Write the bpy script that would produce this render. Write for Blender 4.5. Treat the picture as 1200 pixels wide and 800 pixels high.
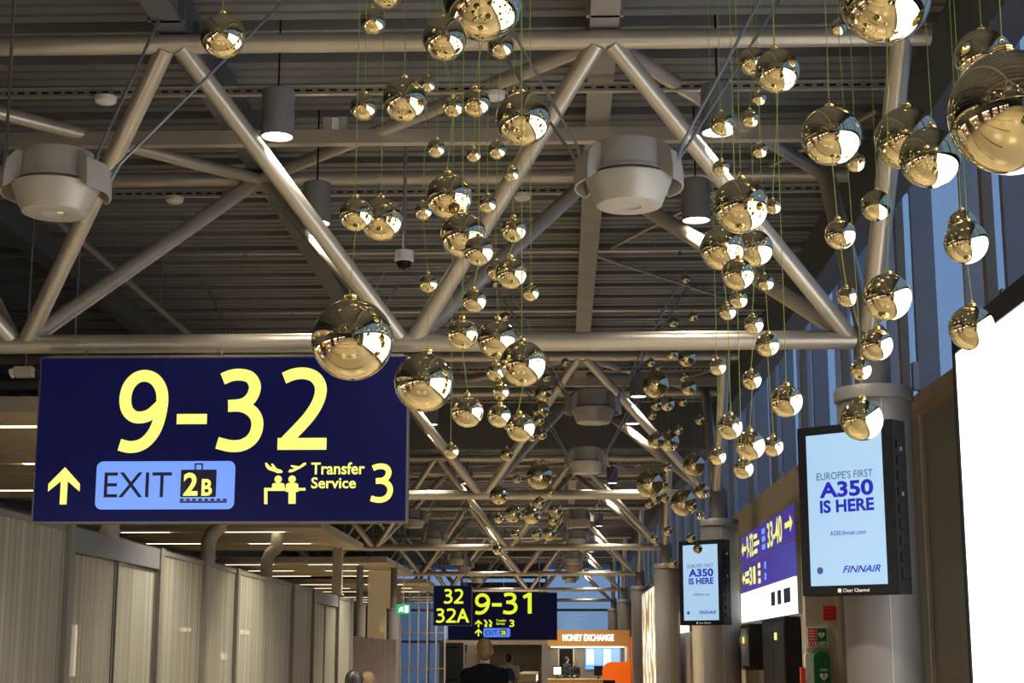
import bpy, math, random
from mathutils import Vector, Matrix
random.seed(7)
PI = math.pi
scene = bpy.context.scene
col = scene.collection
for o in list(bpy.data.objects):
    bpy.data.objects.remove(o)

# ---------------------------------------------------------------- camera, world, exposure
cam_data = bpy.data.cameras.new('camera')
cam_data.sensor_width = 36.0
cam_data.lens = 1865.0 / 1200.0 * 36.0
cam_data.clip_end = 400
cam = bpy.data.objects.new('camera', cam_data)
cam.location = (0, 0, 1.65)
cam.rotation_euler = (math.radians(90 + 11.103), 0, math.radians(1.718))
col.objects.link(cam)
scene.camera = cam

world = bpy.data.worlds.new('dusk_sky')
scene.world = world
world.use_nodes = True
wn = world.node_tree
bg = wn.nodes['Background']
bg.inputs['Color'].default_value = (0.185, 0.30, 0.50, 1)
bg.inputs['Strength'].default_value = 1.0

vs = scene.view_settings
vs.view_transform = 'Standard'
vs.look = 'None'
vs.exposure = 0.0
vs.gamma = 1.0
vs.use_curve_mapping = False
WARM = (1.0, 0.86, 0.66)
PENDANT_W = 820.0
DOWN_W = 760.0

# ---------------------------------------------------------------- helpers
class MB:
    def __init__(s):
        s.v, s.f, s.sm = [], [], []
    def add(s, vs_, fs, smooth=False):
        b = len(s.v)
        s.v += [tuple(p) for p in vs_]
        for i, f in enumerate(fs):
            s.f.append([b + k for k in f])
            s.sm.append(smooth[i] if isinstance(smooth, list) else smooth)
        return s
    def box(s, x0, x1, y0, y1, z0, z1):
        v = [(x, y, z) for x in (x0, x1) for y in (y0, y1) for z in (z0, z1)]
        return s.add(v, [(0,1,3,2), (4,6,7,5), (0,4,5,1), (2,3,7,6), (0,2,6,4), (1,5,7,3)])
    def bar(s, p0, p1, w, h, up=(0,0,1)):
        p0, p1 = Vector(p0), Vector(p1)
        d = (p1 - p0).normalized(); up = Vector(up)
        a = d.cross(up)
        if a.length < 1e-4: a = d.cross(Vector((1,0,0)))
        a.normalize(); b = a.cross(d)
        v = [p + a*(i*w/2) + b*(j*h/2) for p in (p0, p1) for i in (-1,1) for j in (-1,1)]
        return s.add(v, [(0,1,3,2), (4,6,7,5), (0,4,5,1), (2,3,7,6), (0,2,6,4), (1,5,7,3)])
    def tube(s, p0, p1, r, n=16, r1=None):
        p0, p1 = Vector(p0), Vector(p1)
        r1 = r if r1 is None else r1
        d = (p1 - p0).normalized()
        a = d.cross(Vector((0,0,1)))
        if a.length < 1e-3: a = d.cross(Vector((1,0,0)))
        a.normalize(); b = a.cross(d)
        v = []
        for p, q in ((p0, r), (p1, r1)):
            for k in range(n):
                t = 2*PI*k/n
                v.append(p + a*math.cos(t)*q + b*math.sin(t)*q)
        f = [(k, (k+1) % n, n+(k+1) % n, n+k) for k in range(n)]
        return s.add(v, f + [tuple(range(n))[::-1], tuple(range(n, 2*n))], [True]*n + [False]*2)
    def path(s, pts, r, n=8):
        for a, b in zip(pts[:-1], pts[1:]): s.tube(a, b, r, n)
        return s
    def lathe(s, prof, c=(0,0,0), n=32, smooth=True, a0=0, a1=2*PI):
        full = abs(a1 - a0 - 2*PI) < 1e-6
        m = n if full else n + 1
        v = []
        for (r, z) in prof:
            for k in range(m):
                t = a0 + (a1 - a0)*k/n
                v.append((c[0] + r*math.cos(t), c[1] + r*math.sin(t), c[2] + z))
        f = []
        for i in range(len(prof) - 1):
            for k in range(n):
                k2 = (k+1) % m if full else k+1
                f.append((i*m+k, i*m+k2, (i+1)*m+k2, (i+1)*m+k))
        return s.add(v, f, smooth)
    def prism(s, poly, y0, y1):                # polygon in X-Z, pushed along Y
        n = len(poly)
        v = [(x, y0, z) for x, z in poly] + [(x, y1, z) for x, z in poly]
        f = [tuple(range(n)), tuple(range(n, 2*n))[::-1]] + [(k, n+k, n+(k+1) % n, (k+1) % n) for k in range(n)]
        return s.add(v, f)
    def disc(s, cx, cz, r, y0, y1, n=24):
        return s.prism([(cx + r*math.cos(2*PI*k/n), cz + r*math.sin(2*PI*k/n)) for k in range(n)], y0, y1)
    def sphere(s, c, rad, n=16, m=10):
        rx, ry, rz = rad if isinstance(rad, tuple) else (rad,)*3
        v, f = [], []
        for i in range(m + 1):
            p = PI*i/m
            for k in range(n):
                t = 2*PI*k/n
                v.append((c[0]+rx*math.sin(p)*math.cos(t), c[1]+ry*math.sin(p)*math.sin(t), c[2]+rz*math.cos(p)))
        for i in range(m):
            for k in range(n):
                f.append((i*n+k, (i+1)*n+k, (i+1)*n+(k+1) % n, i*n+(k+1) % n))
        return s.add(v, f, True)
    def mesh(s, name, mat):
        me = bpy.data.meshes.new(name)
        me.from_pydata(s.v, [], s.f)
        me.polygons.foreach_set('use_smooth', s.sm)
        if mat: me.materials.append(mat)
        me.validate(); me.update()
        if any(s.sm): me.set_sharp_from_angle(angle=math.radians(32))
        return me
    def build(s, name, mat, parent=None, **kw):
        return put(name, s.mesh(name, mat), parent, **kw)

def put(name, me, parent=None, loc=None, rz=None, scale=None, label=None):
    o = bpy.data.objects.new(name, me)
    col.objects.link(o)
    if parent: o.parent = parent
    if loc: o.location = loc
    if rz is not None: o.rotation_euler = (0, 0, rz)
    if scale: o.scale = scale
    if label: o['label'] = label
    return o
def tag(o, label, cat, group=None, kind=None):
    o['label'] = label; o['category'] = cat
    if group: o['group'] = group
    if kind: o['kind'] = kind
    return o
def thing(name, label, cat, loc=(0,0,0), rz=0, group=None):
    o = put(name, None, None, loc, rz)
    o.empty_display_size = 0.1
    return tag(o, label, cat, group)
def struct(name, o=None, label=None):
    if o is None: o = put(name, None)
    o['kind'] = 'structure'
    if label: o['label'] = label
    return o
KIDS = {}
def copy_tree(o, parent=None, loc=None, label=None):
    c = o.copy(); col.objects.link(c); c.parent = parent
    if loc: c.location = loc
    if label: c['label'] = label
    for ch in o.children:
        copy_tree(ch, c)
    return c

# materials ---------------------------------------------------------------
def mat(name, rgb, rough=0.5, metal=0.0, var=0.08, nscale=8.0, bump=0.0, emit=None, estr=0.0, spec=0.5):
    m = bpy.data.materials.new(name); m.use_nodes = True
    nt = m.node_tree; b = nt.nodes['Principled BSDF']
    b.inputs['Roughness'].default_value = rough
    b.inputs['Metallic'].default_value = metal
    b.inputs['Specular IOR Level'].default_value = spec
    tc = nt.nodes.new('ShaderNodeTexCoord')
    nz = nt.nodes.new('ShaderNodeTexNoise'); nz.inputs['Scale'].default_value = nscale; nz.inputs['Detail'].default_value = 3
    nt.links.new(tc.outputs['Object'], nz.inputs['Vector'])
    cr = nt.nodes.new('ShaderNodeValToRGB')
    cr.color_ramp.elements[0].position = 0.3; cr.color_ramp.elements[1].position = 0.7
    cr.color_ramp.elements[0].color = tuple(c*(1-var) for c in rgb) + (1,)
    cr.color_ramp.elements[1].color = tuple(min(1, c*(1+var)) for c in rgb) + (1,)
    nt.links.new(nz.outputs['Fac'], cr.inputs['Fac'])
    nt.links.new(cr.outputs['Color'], b.inputs['Base Color'])
    if bump:
        bp = nt.nodes.new('ShaderNodeBump'); bp.inputs['Strength'].default_value = bump; bp.inputs['Distance'].default_value = 0.01
        nt.links.new(nz.outputs['Fac'], bp.inputs['Height']); nt.links.new(bp.outputs['Normal'], b.inputs['Normal'])
    if emit:
        b.inputs['Emission Color'].default_value = emit + (1,)
        b.inputs['Emission Strength'].default_value = estr
    return m
def srgb(r, g, b):
    return tuple(((c/255)/12.92 if c/255 <= 0.04045 else ((c/255+0.055)/1.055)**2.4) for c in (r, g, b))
def glow(name, rgb, s):                        # self-lit surface (lamp, backlit sign, screen)
    return mat(name, tuple(c*0.25 for c in rgb), 0.35, emit=rgb, estr=s, var=0.02)

M = {}
M['steel'] = mat('truss_paint', (0.50, 0.46, 0.40), 0.34, 0.5, 0.06, 3)
M['steel_dark'] = mat('rear_steel_paint', (0.15, 0.15, 0.155), 0.5, 0.2, 0.08, 3)
M['beam'] = mat('roof_beam_paint', (0.095, 0.10, 0.12), 0.55, 0.1, 0.1, 2)
M['beam_grey'] = mat('box_beam_paint', (0.26, 0.25, 0.24), 0.5, 0.1, 0.1, 2)
M['rod'] = mat('rod_steel', (0.42, 0.42, 0.43), 0.3, 0.8, 0.05)
M['lampgrey'] = mat('pendant_housing_paint', (0.42, 0.40, 0.37), 0.40, 0.2, 0.04)
M['downgrey'] = mat('downlight_housing_paint', (0.20, 0.20, 0.205), 0.45, 0.2, 0.05)
M['lens'] = mat('lamp_lens', (0.25, 0.25, 0.23), 0.08, 0.3, 0.05, emit=(1, .9, .7), estr=0.12)
M['lamp_on'] = glow('lamp_glow', (1.0, 0.88, 0.66), 9.0)
M['strip_on'] = glow('light_strip_glow', (1.0, 0.86, 0.56), 3.8)
M['white'] = mat('white_plastic', (0.72, 0.72, 0.70), 0.4, 0, 0.03)
M['black'] = mat('black_plastic', (0.010, 0.010, 0.013), 0.5, 0, 0.1, spec=0.1)
M['darkglass'] = mat('dark_glass', (0.012, 0.013, 0.016), 0.2, 0, 0.1, spec=0.1)
M['colgrey'] = mat('column_paint', (0.18, 0.172, 0.176), 0.5, 0.1, 0.04, 2)
M['mull'] = mat('mullion_paint', (0.50, 0.49, 0.50), 0.45, 0.2, 0.06, 3)
M['mulld'] = mat('dark_mullion_paint', (0.34, 0.335, 0.35), 0.45, 0.1, 0.06, 3)
M['tan'] = mat('tan_steel', (0.34, 0.27, 0.20), 0.4, 0.3, 0.06, 3)
M['beige'] = mat('beige_panel', (0.45, 0.395, 0.31), 0.5, 0, 0.04, 1.5)
M['walltan'] = mat('lower_panel_paint', (0.16, 0.155, 0.15), 0.5, 0.1, 0.06, 2)
M['slab'] = mat('acoustic_panel', (0.72, 0.62, 0.46), 0.8, 0, 0.05, 20, 0.1)
M['fascia'] = mat('panel_fascia', (0.50, 0.46, 0.38), 0.6, 0, 0.05)
M['navy'] = mat('sign_navy', srgb(12, 13, 44), 0.5, 0, 0.04, emit=srgb(18, 20, 74), estr=0.5, spec=0.1)
M['navyd'] = mat('far_sign_navy', srgb(12, 14, 40), 0.4, 0, 0.04, emit=srgb(12, 13, 40), estr=0.6, spec=0.1)
M['yellow'] = glow('sign_yellow', (1.0, 1.0, 0.22), 0.92)
M['yellow_far'] = glow('far_sign_yellow', (0.85, 1.0, 0.03), 0.9)
M['exitblue_far'] = glow('far_exit_blue', srgb(88, 132, 255), 0.9)
M['exitblue'] = glow('sign_exit_blue', srgb(118, 160, 252), 0.95)
M['inknavy'] = mat('print_navy', srgb(10, 12, 62), 0.5, 0, 0.02)
M['purple'] = glow('wall_sign_purple', srgb(62, 46, 150), 0.9)
M['milk'] = glow('lightbox_white', (1.0, 1.0, 0.98), 1.6)
M['bigscreen'] = glow('screen_white', (1.0, 1.0, 0.97), 2.6)
M['skyscreen'] = glow('screen_pale_blue', srgb(168, 205, 238), 0.85)
M['blueprint'] = glow('print_blue', srgb(28, 32, 180), 0.8)
M['bluegrey'] = glow('print_slate_blue', srgb(70, 84, 140), 0.8)
M['green'] = glow('exit_green', srgb(20, 160, 100), 1.0)
M['greenpaint'] = mat('cabinet_green', srgb(10, 105, 60), 0.35, 0, 0.05)
M['red'] = mat('notice_red', srgb(190, 30, 35), 0.5, 0, 0.05)
M['redor'] = mat('notice_orange_red', srgb(222, 70, 40), 0.5, 0, 0.05)
M['signwhite'] = mat('sign_white', (0.8, 0.8, 0.77), 0.5, 0, 0.03)
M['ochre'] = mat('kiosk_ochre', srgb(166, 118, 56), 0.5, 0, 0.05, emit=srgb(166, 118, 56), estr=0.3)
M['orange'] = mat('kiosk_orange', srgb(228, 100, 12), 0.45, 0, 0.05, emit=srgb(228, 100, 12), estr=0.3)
M['letterwhite'] = glow('letter_white', (1, 0.98, 0.95), 2.2)
M['gold'] = mat('gold_mirror', (0.80, 0.71, 0.46), 0.02, 1.0, 0.01)
M['goldcap'] = mat('gold_cap', (0.80, 0.62, 0.26), 0.22, 1.0, 0.05)
M['thread'] = mat('green_thread', (0.30, 0.40, 0.08), 0.6, 0, 0.1)
M['skin'] = mat('skin', (0.52, 0.32, 0.23), 0.5, 0, 0.05)
M['hair_blond'] = mat('blond_hair', (0.15, 0.095, 0.04), 0.6, 0, 0.45, 60, 0.4)
M['hair_dark'] = mat('dark_hair', (0.012, 0.009, 0.008), 0.45, 0, 0.3, 60, 0.4)
M['cloth_black'] = mat('black_jacket_cloth', (0.004, 0.004, 0.006), 0.95, 0, 0.2, 40, 0.1, spec=0.1)
M['cloth_navy'] = mat('navy_suit_cloth', (0.02, 0.028, 0.055), 0.8, 0, 0.2, 40, 0.1)
M['cloth_white'] = mat('white_shirt_cloth', (0.55, 0.54, 0.52), 0.8, 0, 0.08, 40, 0.1)
M['cloth_beige'] = mat('beige_coat_cloth', (0.40, 0.29, 0.15), 0.8, 0, 0.1, 40, 0.1)
M['denim'] = mat('trouser_cloth', (0.03, 0.035, 0.05), 0.85, 0, 0.2, 60, 0.1)
M['pack'] = mat('backpack_cloth', (0.03, 0.06, 0.13), 0.7, 0, 0.2, 30, 0.1)
M['shoe'] = mat('shoe_leather', (0.02, 0.016, 0.013), 0.4, 0, 0.1)
M['hoard'] = mat('hoarding_lavender', (0.62, 0.54, 0.58), 0.6, 0, 0.05)
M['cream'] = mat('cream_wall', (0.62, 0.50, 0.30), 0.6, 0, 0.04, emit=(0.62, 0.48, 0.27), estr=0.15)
M['curtain'] = mat('smoke_curtain_paint', (0.10, 0.098, 0.094), 0.6, 0.1, 0.03, 1)
M['duct'] = mat('duct_paint', (0.45, 0.41, 0.34), 0.5, 0.2, 0.05)
M['tunnel'] = mat('tunnel_panel', (0.10, 0.08, 0.065), 0.6, 0, 0.1)

def glass_mat(name, tint, refl, rough=0.02):
    m = bpy.data.materials.new(name); m.use_nodes = True
    nt = m.node_tree; nt.nodes.remove(nt.nodes['Principled BSDF'])
    out = nt.nodes['Material Output']
    tr = nt.nodes.new('ShaderNodeBsdfTransparent'); tr.inputs['Color'].default_value = tint + (1,)
    gl = nt.nodes.new('ShaderNodeBsdfGlossy'); gl.inputs['Roughness'].default_value = rough
    tc = nt.nodes.new('ShaderNodeTexCoord'); nz = nt.nodes.new('ShaderNodeTexNoise'); nz.inputs['Scale'].default_value = 0.7
    mr = nt.nodes.new('ShaderNodeMapRange'); mr.inputs['To Min'].default_value = refl*0.7; mr.inputs['To Max'].default_value = refl*1.3
    mx = nt.nodes.new('ShaderNodeMixShader')
    nt.links.new(tc.outputs['Object'], nz.inputs['Vector']); nt.links.new(nz.outputs['Fac'], mr.inputs['Value'])
    nt.links.new(mr.outputs['Result'], mx.inputs['Fac'])
    nt.links.new(tr.outputs['BSDF'], mx.inputs[1]); nt.links.new(gl.outputs['BSDF'], mx.inputs[2])
    nt.links.new(mx.outputs['Shader'], out.inputs['Surface'])
    return m
M['glass'] = glass_mat('window_glass', (0.93, 0.96, 0.99), 0.05)
M['glassfar'] = glass_mat('far_window_glass', (0.96, 0.98, 1.0), 0.04)
M['glasslobby'] = glass_mat('lobby_glass', (0.62, 0.68, 0.74), 0.16, 0.15)
M['header'] = mat('door_header_paint', (0.22, 0.235, 0.27), 0.5, 0.1, 0.04)
M['partpost'] = mat('partition_post_paint', (0.27, 0.26, 0.24), 0.45, 0.2, 0.05)

def stripe_glass():
    """frosted film in narrow vertical strips, clear gaps of uneven width between them"""
    m = bpy.data.materials.new('striped_frosted_glass'); m.use_nodes = True
    nt = m.node_tree; b = nt.nodes['Principled BSDF']; out = nt.nodes['Material Output']
    b.inputs['Base Color'].default_value = (0.36, 0.36, 0.31, 1)
    b.inputs['Roughness'].default_value = 0.35
    tc = nt.nodes.new('ShaderNodeTexCoord'); mp = nt.nodes.new('ShaderNodeMapping')
    mp.inputs['Scale'].default_value = (0.01, 9.0, 0.05)
    nz = nt.nodes.new('ShaderNodeTexNoise'); nz.inputs['Scale'].default_value = 1.0; nz.inputs['Detail'].default_value = 3
    wv = nt.nodes.new('ShaderNodeTexWave'); wv.bands_direction = 'Y'; wv.inputs['Scale'].default_value = 4.0
    wv.inputs['Distortion'].default_value = 0.0
    cr = nt.nodes.new('ShaderNodeValToRGB')
    cr.color_ramp.elements[0].position = 0.46; cr.color_ramp.elements[0].color = (0.52, 0.52, 0.52, 1)
    cr.color_ramp.elements[1].position = 0.62; cr.color_ramp.elements[1].color = (0.84, 0.84, 0.84, 1)
    tr = nt.nodes.new('ShaderNodeBsdfTransparent'); mx = nt.nodes.new('ShaderNodeMixShader')
    tl = nt.nodes.new('ShaderNodeBsdfTranslucent'); tl.inputs['Color'].default_value = (0.55, 0.52, 0.42, 1)
    m2 = nt.nodes.new('ShaderNodeMixShader'); m2.inputs['Fac'].default_value = 0.3
    L = nt.links.new
    L(tc.outputs['Object'], mp.inputs['Vector']); L(mp.outputs['Vector'], nz.inputs['Vector'])
    L(nz.outputs['Fac'], cr.inputs['Fac']); L(cr.outputs['Color'], mx.inputs['Fac'])
    L(b.outputs['BSDF'], m2.inputs[1]); L(tl.outputs['BSDF'], m2.inputs[2])
    L(tr.outputs['BSDF'], mx.inputs[1]); L(m2.outputs['Shader'], mx.inputs[2])
    L(mx.outputs['Shader'], out.inputs['Surface'])
    cr2 = nt.nodes.new('ShaderNodeValToRGB')
    cr2.color_ramp.elements[0].color = (0.60, 0.615, 0.53, 1); cr2.color_ramp.elements[1].color = (0.80, 0.815, 0.72, 1)
    L(nz.outputs['Fac'], cr2.inputs['Fac']); L(cr2.outputs['Color'], b.inputs['Base Color'])
    return m
M['frost'] = stripe_glass()

def floor_mat():
    m = bpy.data.materials.new('stone_floor'); m.use_nodes = True
    nt = m.node_tree; b = nt.nodes['Principled BSDF']; b.inputs['Roughness'].default_value = 0.3
    L = nt.links.new
    tc = nt.nodes.new('ShaderNodeTexCoord')
    br = nt.nodes.new('ShaderNodeTexBrick')
    br.offset = 0; br.inputs['Scale'].default_value = 1.0; br.inputs['Mortar Size'].default_value = 0.006
    br.inputs['Brick Width'].default_value = 0.6; br.inputs['Row Height'].default_value = 0.6
    br.inputs['Color1'].default_value = (0.36, 0.30, 0.205, 1); br.inputs['Color2'].default_value = (0.33, 0.275, 0.185, 1)
    br.inputs['Mortar'].default_value = (0.30, 0.25, 0.19, 1)
    L(tc.outputs['Object'], br.inputs['Vector'])
    sp = nt.nodes.new('ShaderNodeSeparateXYZ'); L(tc.outputs['Object'], sp.inputs[0])
    md = nt.nodes.new('ShaderNodeMath'); md.operation = 'PINGPONG'; md.inputs[1].default_value = 1.2
    L(sp.outputs['Y'], md.inputs[0])
    gt = nt.nodes.new('ShaderNodeMath'); gt.operation = 'LESS_THAN'; gt.inputs[1].default_value = 0.10
    L(md.outputs[0], gt.inputs[0])
    lx = nt.nodes.new('ShaderNodeMath'); lx.operation = 'LESS_THAN'; lx.inputs[1].default_value = 0.4; L(sp.outputs['X'], lx.inputs[0])
    gm = nt.nodes.new('ShaderNodeMath'); gm.operation = 'MULTIPLY'; L(gt.outputs[0], gm.inputs[0]); L(lx.outputs[0], gm.inputs[1]); gt = gm
    mx = nt.nodes.new('ShaderNodeMix'); mx.data_type = 'RGBA'
    L(gt.outputs[0], mx.inputs[0]); L(br.outputs['Color'], mx.inputs[6]); mx.inputs[7].default_value = (0.07, 0.06, 0.05, 1)
    L(mx.outputs[2], b.inputs['Base Color'])
    return m
M['floor'] = floor_mat()

def deck_mat():
    m = mat('roof_deck_paint', (0.172, 0.18, 0.198), 0.5, 0.1, 0.12, 1.2)
    return m
M['deck'] = deck_mat()

def slot_mat():
    """galvanised channel with a row of punched slots"""
    m = mat('slotted_channel', (0.34, 0.32, 0.29), 0.4, 0.5, 0.05)
    nt = m.node_tree; b = nt.nodes['Principled BSDF']; L = nt.links.new
    tc = nt.nodes.new('ShaderNodeTexCoord'); sp = nt.nodes.new('ShaderNodeSeparateXYZ'); L(tc.outputs['Object'], sp.inputs[0])
    md = nt.nodes.new('ShaderNodeMath'); md.operation = 'PINGPONG'; md.inputs[1].default_value = 0.05
    L(sp.outputs['X'], md.inputs[0])
    lt = nt.nodes.new('ShaderNodeMath'); lt.operation = 'LESS_THAN'; lt.inputs[1].default_value = 0.03; L(md.outputs[0], lt.inputs[0])
    ab = nt.nodes.new('ShaderNodeMath'); ab.operation = 'ABSOLUTE'; L(sp.outputs['Z'], ab.inputs[0])
    l2 = nt.nodes.new('ShaderNodeMath'); l2.operation = 'LESS_THAN'; l2.inputs[1].default_value = 0.009; L(ab.outputs[0], l2.inputs[0])
    mu = nt.nodes.new('ShaderNodeMath'); mu.operation = 'MULTIPLY'; L(lt.outputs[0], mu.inputs[0]); L(l2.outputs[0], mu.inputs[1])
    old = b.inputs['Base Color'].links[0].from_socket
    mx = nt.nodes.new('ShaderNodeMix'); mx.data_type = 'RGBA'; mx.inputs[7].default_value = (0.01, 0.01, 0.01, 1)
    L(mu.outputs[0], mx.inputs[0]); L(old, mx.inputs[6]); L(mx.outputs[2], b.inputs['Base Color'])
    return m
M['slot'] = slot_mat()

# lettering ---------------------------------------------------------------
def text_mesh(s, box, y, mat_, bold=0.0, shear=0.0, line=1.0):
    """lettering in the X-Z plane, read from -Y, fitted into box = (x0, z0, x1, z1)"""
    cu = bpy.data.curves.new('lettering', 'FONT')
    cu.body = s; cu.size = 1.0; cu.offset = bold; cu.space_line = line; cu.shear = shear; cu.resolution_u = 4
    ob = bpy.data.objects.new('lettering', cu)
    me0 = ob.to_mesh()
    vs_ = [v.co.copy() for v in me0.vertices]
    fs = [tuple(p.vertices) for p in me0.polygons]
    ob.to_mesh_clear(); bpy.data.objects.remove(ob); bpy.data.curves.remove(cu)
    x0 = min(v.x for v in vs_); x1 = max(v.x for v in vs_); z0 = min(v.y for v in vs_); z1 = max(v.y for v in vs_)
    sx = (box[2]-box[0])/(x1-x0); sz = (box[3]-box[1])/(z1-z0)
    mb = MB()
    mb.add([(box[0]+(v.x-x0)*sx, y, box[1]+(v.y-z0)*sz) for v in vs_], fs)
    return mb.mesh('lettering', mat_)
def lettering(parent, s, box, y, mat_, bold=0.0, line=1.0, name='lettering', shear=0.0):
    return put(name, text_mesh(s, box, y, mat_, bold, shear, line), parent)
# rounded sign digits drawn as swept strokes (centre lines on a 244 x 382 grid, y down)
DIGITS = {
    '9': [[(10, 346), (60, 357), (110, 350), (150, 325), (184, 280), (206, 215), (215, 140), (205, 84), (172, 40), (124, 23), (77, 35), (42, 74), (29, 130),
           (40, 182), (72, 213), (112, 219), (158, 205), (205, 165)]],
    '3': [[(27, 44), (70, 28), (118, 24), (165, 36), (190, 68), (191, 100), (172, 138), (130, 164), (60, 171)],
          [(60, 171), (126, 172), (178, 194), (208, 235), (208, 285), (184, 328), (138, 354), (78, 358), (10, 343)]],
    '2': [[(25, 46), (75, 27), (130, 24), (178, 42), (206, 84), (204, 135), (180, 190), (135, 250), (40, 348)], [(2, 357), (242, 357)]]}
def digit(parent, ch, box, y, mat_, w=0.146):
    sx = (box[2]-box[0])/244.0; sz = (box[3]-box[1])/382.0; W = w*(box[3]-box[1])
    mb = MB()
    for q, pts in enumerate(DIGITS[ch]):
        P_ = [Vector((box[0]+x*sx, box[3]-z*sz)) for x, z in pts]; S_ = []
        if len(P_) > 2:
            E_ = [P_[0]*2-P_[1]] + P_ + [P_[-1]*2-P_[-2]]
            for k in range(1, len(E_)-2):
                for u in range(6):
                    t_ = u/6.0; p0, p1, p2, p3 = E_[k-1:k+3]
                    S_.append(0.5*((2*p1)+(p2-p0)*t_+(2*p0-5*p1+4*p2-p3)*t_*t_+(3*p1-p0-3*p2+p3)*t_**3))
        else: S_.append(P_[0])
        S_.append(P_[-1])
        v = []
        for k, pt in enumerate(S_):
            tg = (S_[min(k+1, len(S_)-1)]-S_[max(k-1, 0)]).normalized(); n_ = Vector((-tg.y, tg.x))*W/2
            yy = y-0.0004*q
            v += [(pt.x+n_.x, yy, pt.y+n_.y), (pt.x-n_.x, yy, pt.y-n_.y)]
        mb.add(v, [(2*k, 2*k+1, 2*k+3, 2*k+2) for k in range(len(S_)-1)])
    return put('digit', mb.mesh('digit', mat_), parent)

# ================================================================ THE SETTING
TS = 13.2                                       # truss spacing along the hall
fl = MB().box(-14, 4.2, -30, 96, -0.3, 0).build('floor', M['floor']); struct('floor', fl)

# corrugated roof deck: ribs run across the hall
ceil = struct('ceiling')
P = 0.72
def deck_piece(n):
    pts = []
    for k in range(n):
        y = k*P
        pts += [(y, 6.66), (y+0.13, 6.66), (y+0.14, 6.70), (y+0.18, 6.70), (y+0.19, 6.66), (y+0.32, 6.66), (y+0.33, 6.70), (y+0.37, 6.70),
                (y+0.38, 6.66), (y+0.50, 6.66), (y+0.515, 6.86), (y+0.705, 6.86)]
    pts.append((n*P, 6.66))
    m = len(pts)
    mb = MB().add([(x, y, z) for x in (-14.0, 3.35) for y, z in pts], [(k, k+1, m+k+1, m+k) for k in range(m-1)])
    mb.add([(-14, 0, 6.95), (3.35, 0, 6.95), (3.35, n*P, 6.95), (-14, n*P, 6.95)], [(0, 1, 2, 3)])
    return mb
sheet = deck_piece(5).mesh('deck_sheet', M['deck'])
for k in range(-8, 27):
    put('deck_sheet', sheet, ceil, loc=(0, k*3.6, 0))
MB().box(3.35, 4.3, -30, 96, 7.9, 8.0).build('roof_edge', M['mulld'], ceil)

# right-hand glazed wall
wr = struct('wall_right')
post_m = MB().box(3.67, 3.76, -0.06, 0.06, 4.3, 7.9).mesh('post', M['tan'])
mul_m = MB().box(3.85, 4.08, -0.05, 0.05, 4.3, 7.9).mesh('mullion', M['mulld'])
mid_m = MB().box(3.80, 4.02, -0.04, 0.04, 4.3, 7.9).mesh('mullion', M['mull'])
pane_m = MB().box(4.10, 4.115, 0.0, 1.7, 4.3, 7.9).mesh('pane', M['glass'])
low_m = MB().box(3.88, 4.0, 0.01, 1.74, 0, 4.15).mesh('wall_panel', M['walltan'])
rib_m = MB().box(3.84, 3.88, -0.03, 0.03, 0, 4.15).mesh('joint_strip', M['mull'])
plate_m = MB().box(3.79, 3.85, -0.055, 0.055, 4.42, 4.72).mesh('hinge_plate', M['mull'])
for k in range(-10, 23):
    y = 13.45 + 3.5*k
    put('post', post_m, wr, loc=(0, y, 0)); put('mullion', mul_m, wr, loc=(0, y, 0)); put('mullion', mid_m, wr, loc=(0, y+1.2, 0))
    put('pane', pane_m, wr, loc=(0, y, 0)); put('pane', pane_m, wr, loc=(0, y+1.75, 0))
    put('hinge_plate', plate_m, wr, loc=(0, y, 0)); put('hinge_plate', plate_m, wr, loc=(0, y, 2.2))
    for d in (0, 1.75):
        put('wall_panel', low_m, wr, loc=(0, y+d, 0)); put('joint_strip', rib_m, wr, loc=(0, y+d, 0))
MB().box(3.70, 3.95, -22, 90, 4.15, 4.29).build('transom', M['tan'], wr)
MB().box(3.05, 3.345, -22, 90, 6.0, 6.655).build('eaves_beam', M['beam'], wr)

# boxed-out wall that carries the direction signs
bw = struct('wall_bulkhead')
for (y0, y1) in ((21.2, 31.0), (31.1, 41.0), (41.1, 50.5), (55.0, 66.0)):
    MB().box(3.2, 3.82, y0, y1, 0, 4.15).build('facing_panel', M['beige'], bw)
MB().box(3.78, 3.82, 21.17, 21.2, 0, 3.9).build('corner_rail', M['rod'], bw)
MB().box(3.60, 3.66, 21.17, 21.2, 0, 2.45).build('joint_strip', M['beige'], bw)

# far end: glazed wall
wb = struct('wall_back')
for x in (-9, -7.2, -5.4, -0.75, 3.2):
    MB().box(x-0.06, x+0.06, 87.9, 88.1, 0, 7.9).build('mullion', M['mull'], wb)
for z in (2.3, 4.0, 6.6):
    MB().box(-9, 4.0, 87.85, 88.1, z-0.07, z+0.07).build('transom', M['mulld'], wb)
for x0, x1 in ((-9, -7.2), (-7.2, -5.4), (-0.75, 3.2)):
    for z0, z1 in ((0.05, 2.2), (2.4, 3.9), (4.1, 6.5), (6.7, 7.9)):
        MB().box(x0+0.07, x1-0.07, 88.15, 88.17, z0, z1).build('pane', M['glassfar'], wb)
for x0, x1 in ((-5.34, -3.1), (-3.08, -0.81)):
    for z0, z1 in ((0, 2.2), (2.4, 3.9), (4.1, 5.5), (5.7, 6.9)):
        MB().box(x0, x1, 88.0, 88.1, z0, z1).build('wall_panel', M['walltan'], wb)
wl = struct('wall_left', MB().box(-14.2, -14, -30, 96, 0, 6.9).build('wall_left', M['walltan']))
struct('wall_rear', MB().box(-14, 4.2, -30.3, -30, 0, 8).build('wall_rear', M['walltan']))
struct('wall_back_left', MB().box(-14, -9.1, 87.9, 88.2, 0, 6.66).build('wall_back_left', M['walltan']))

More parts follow.
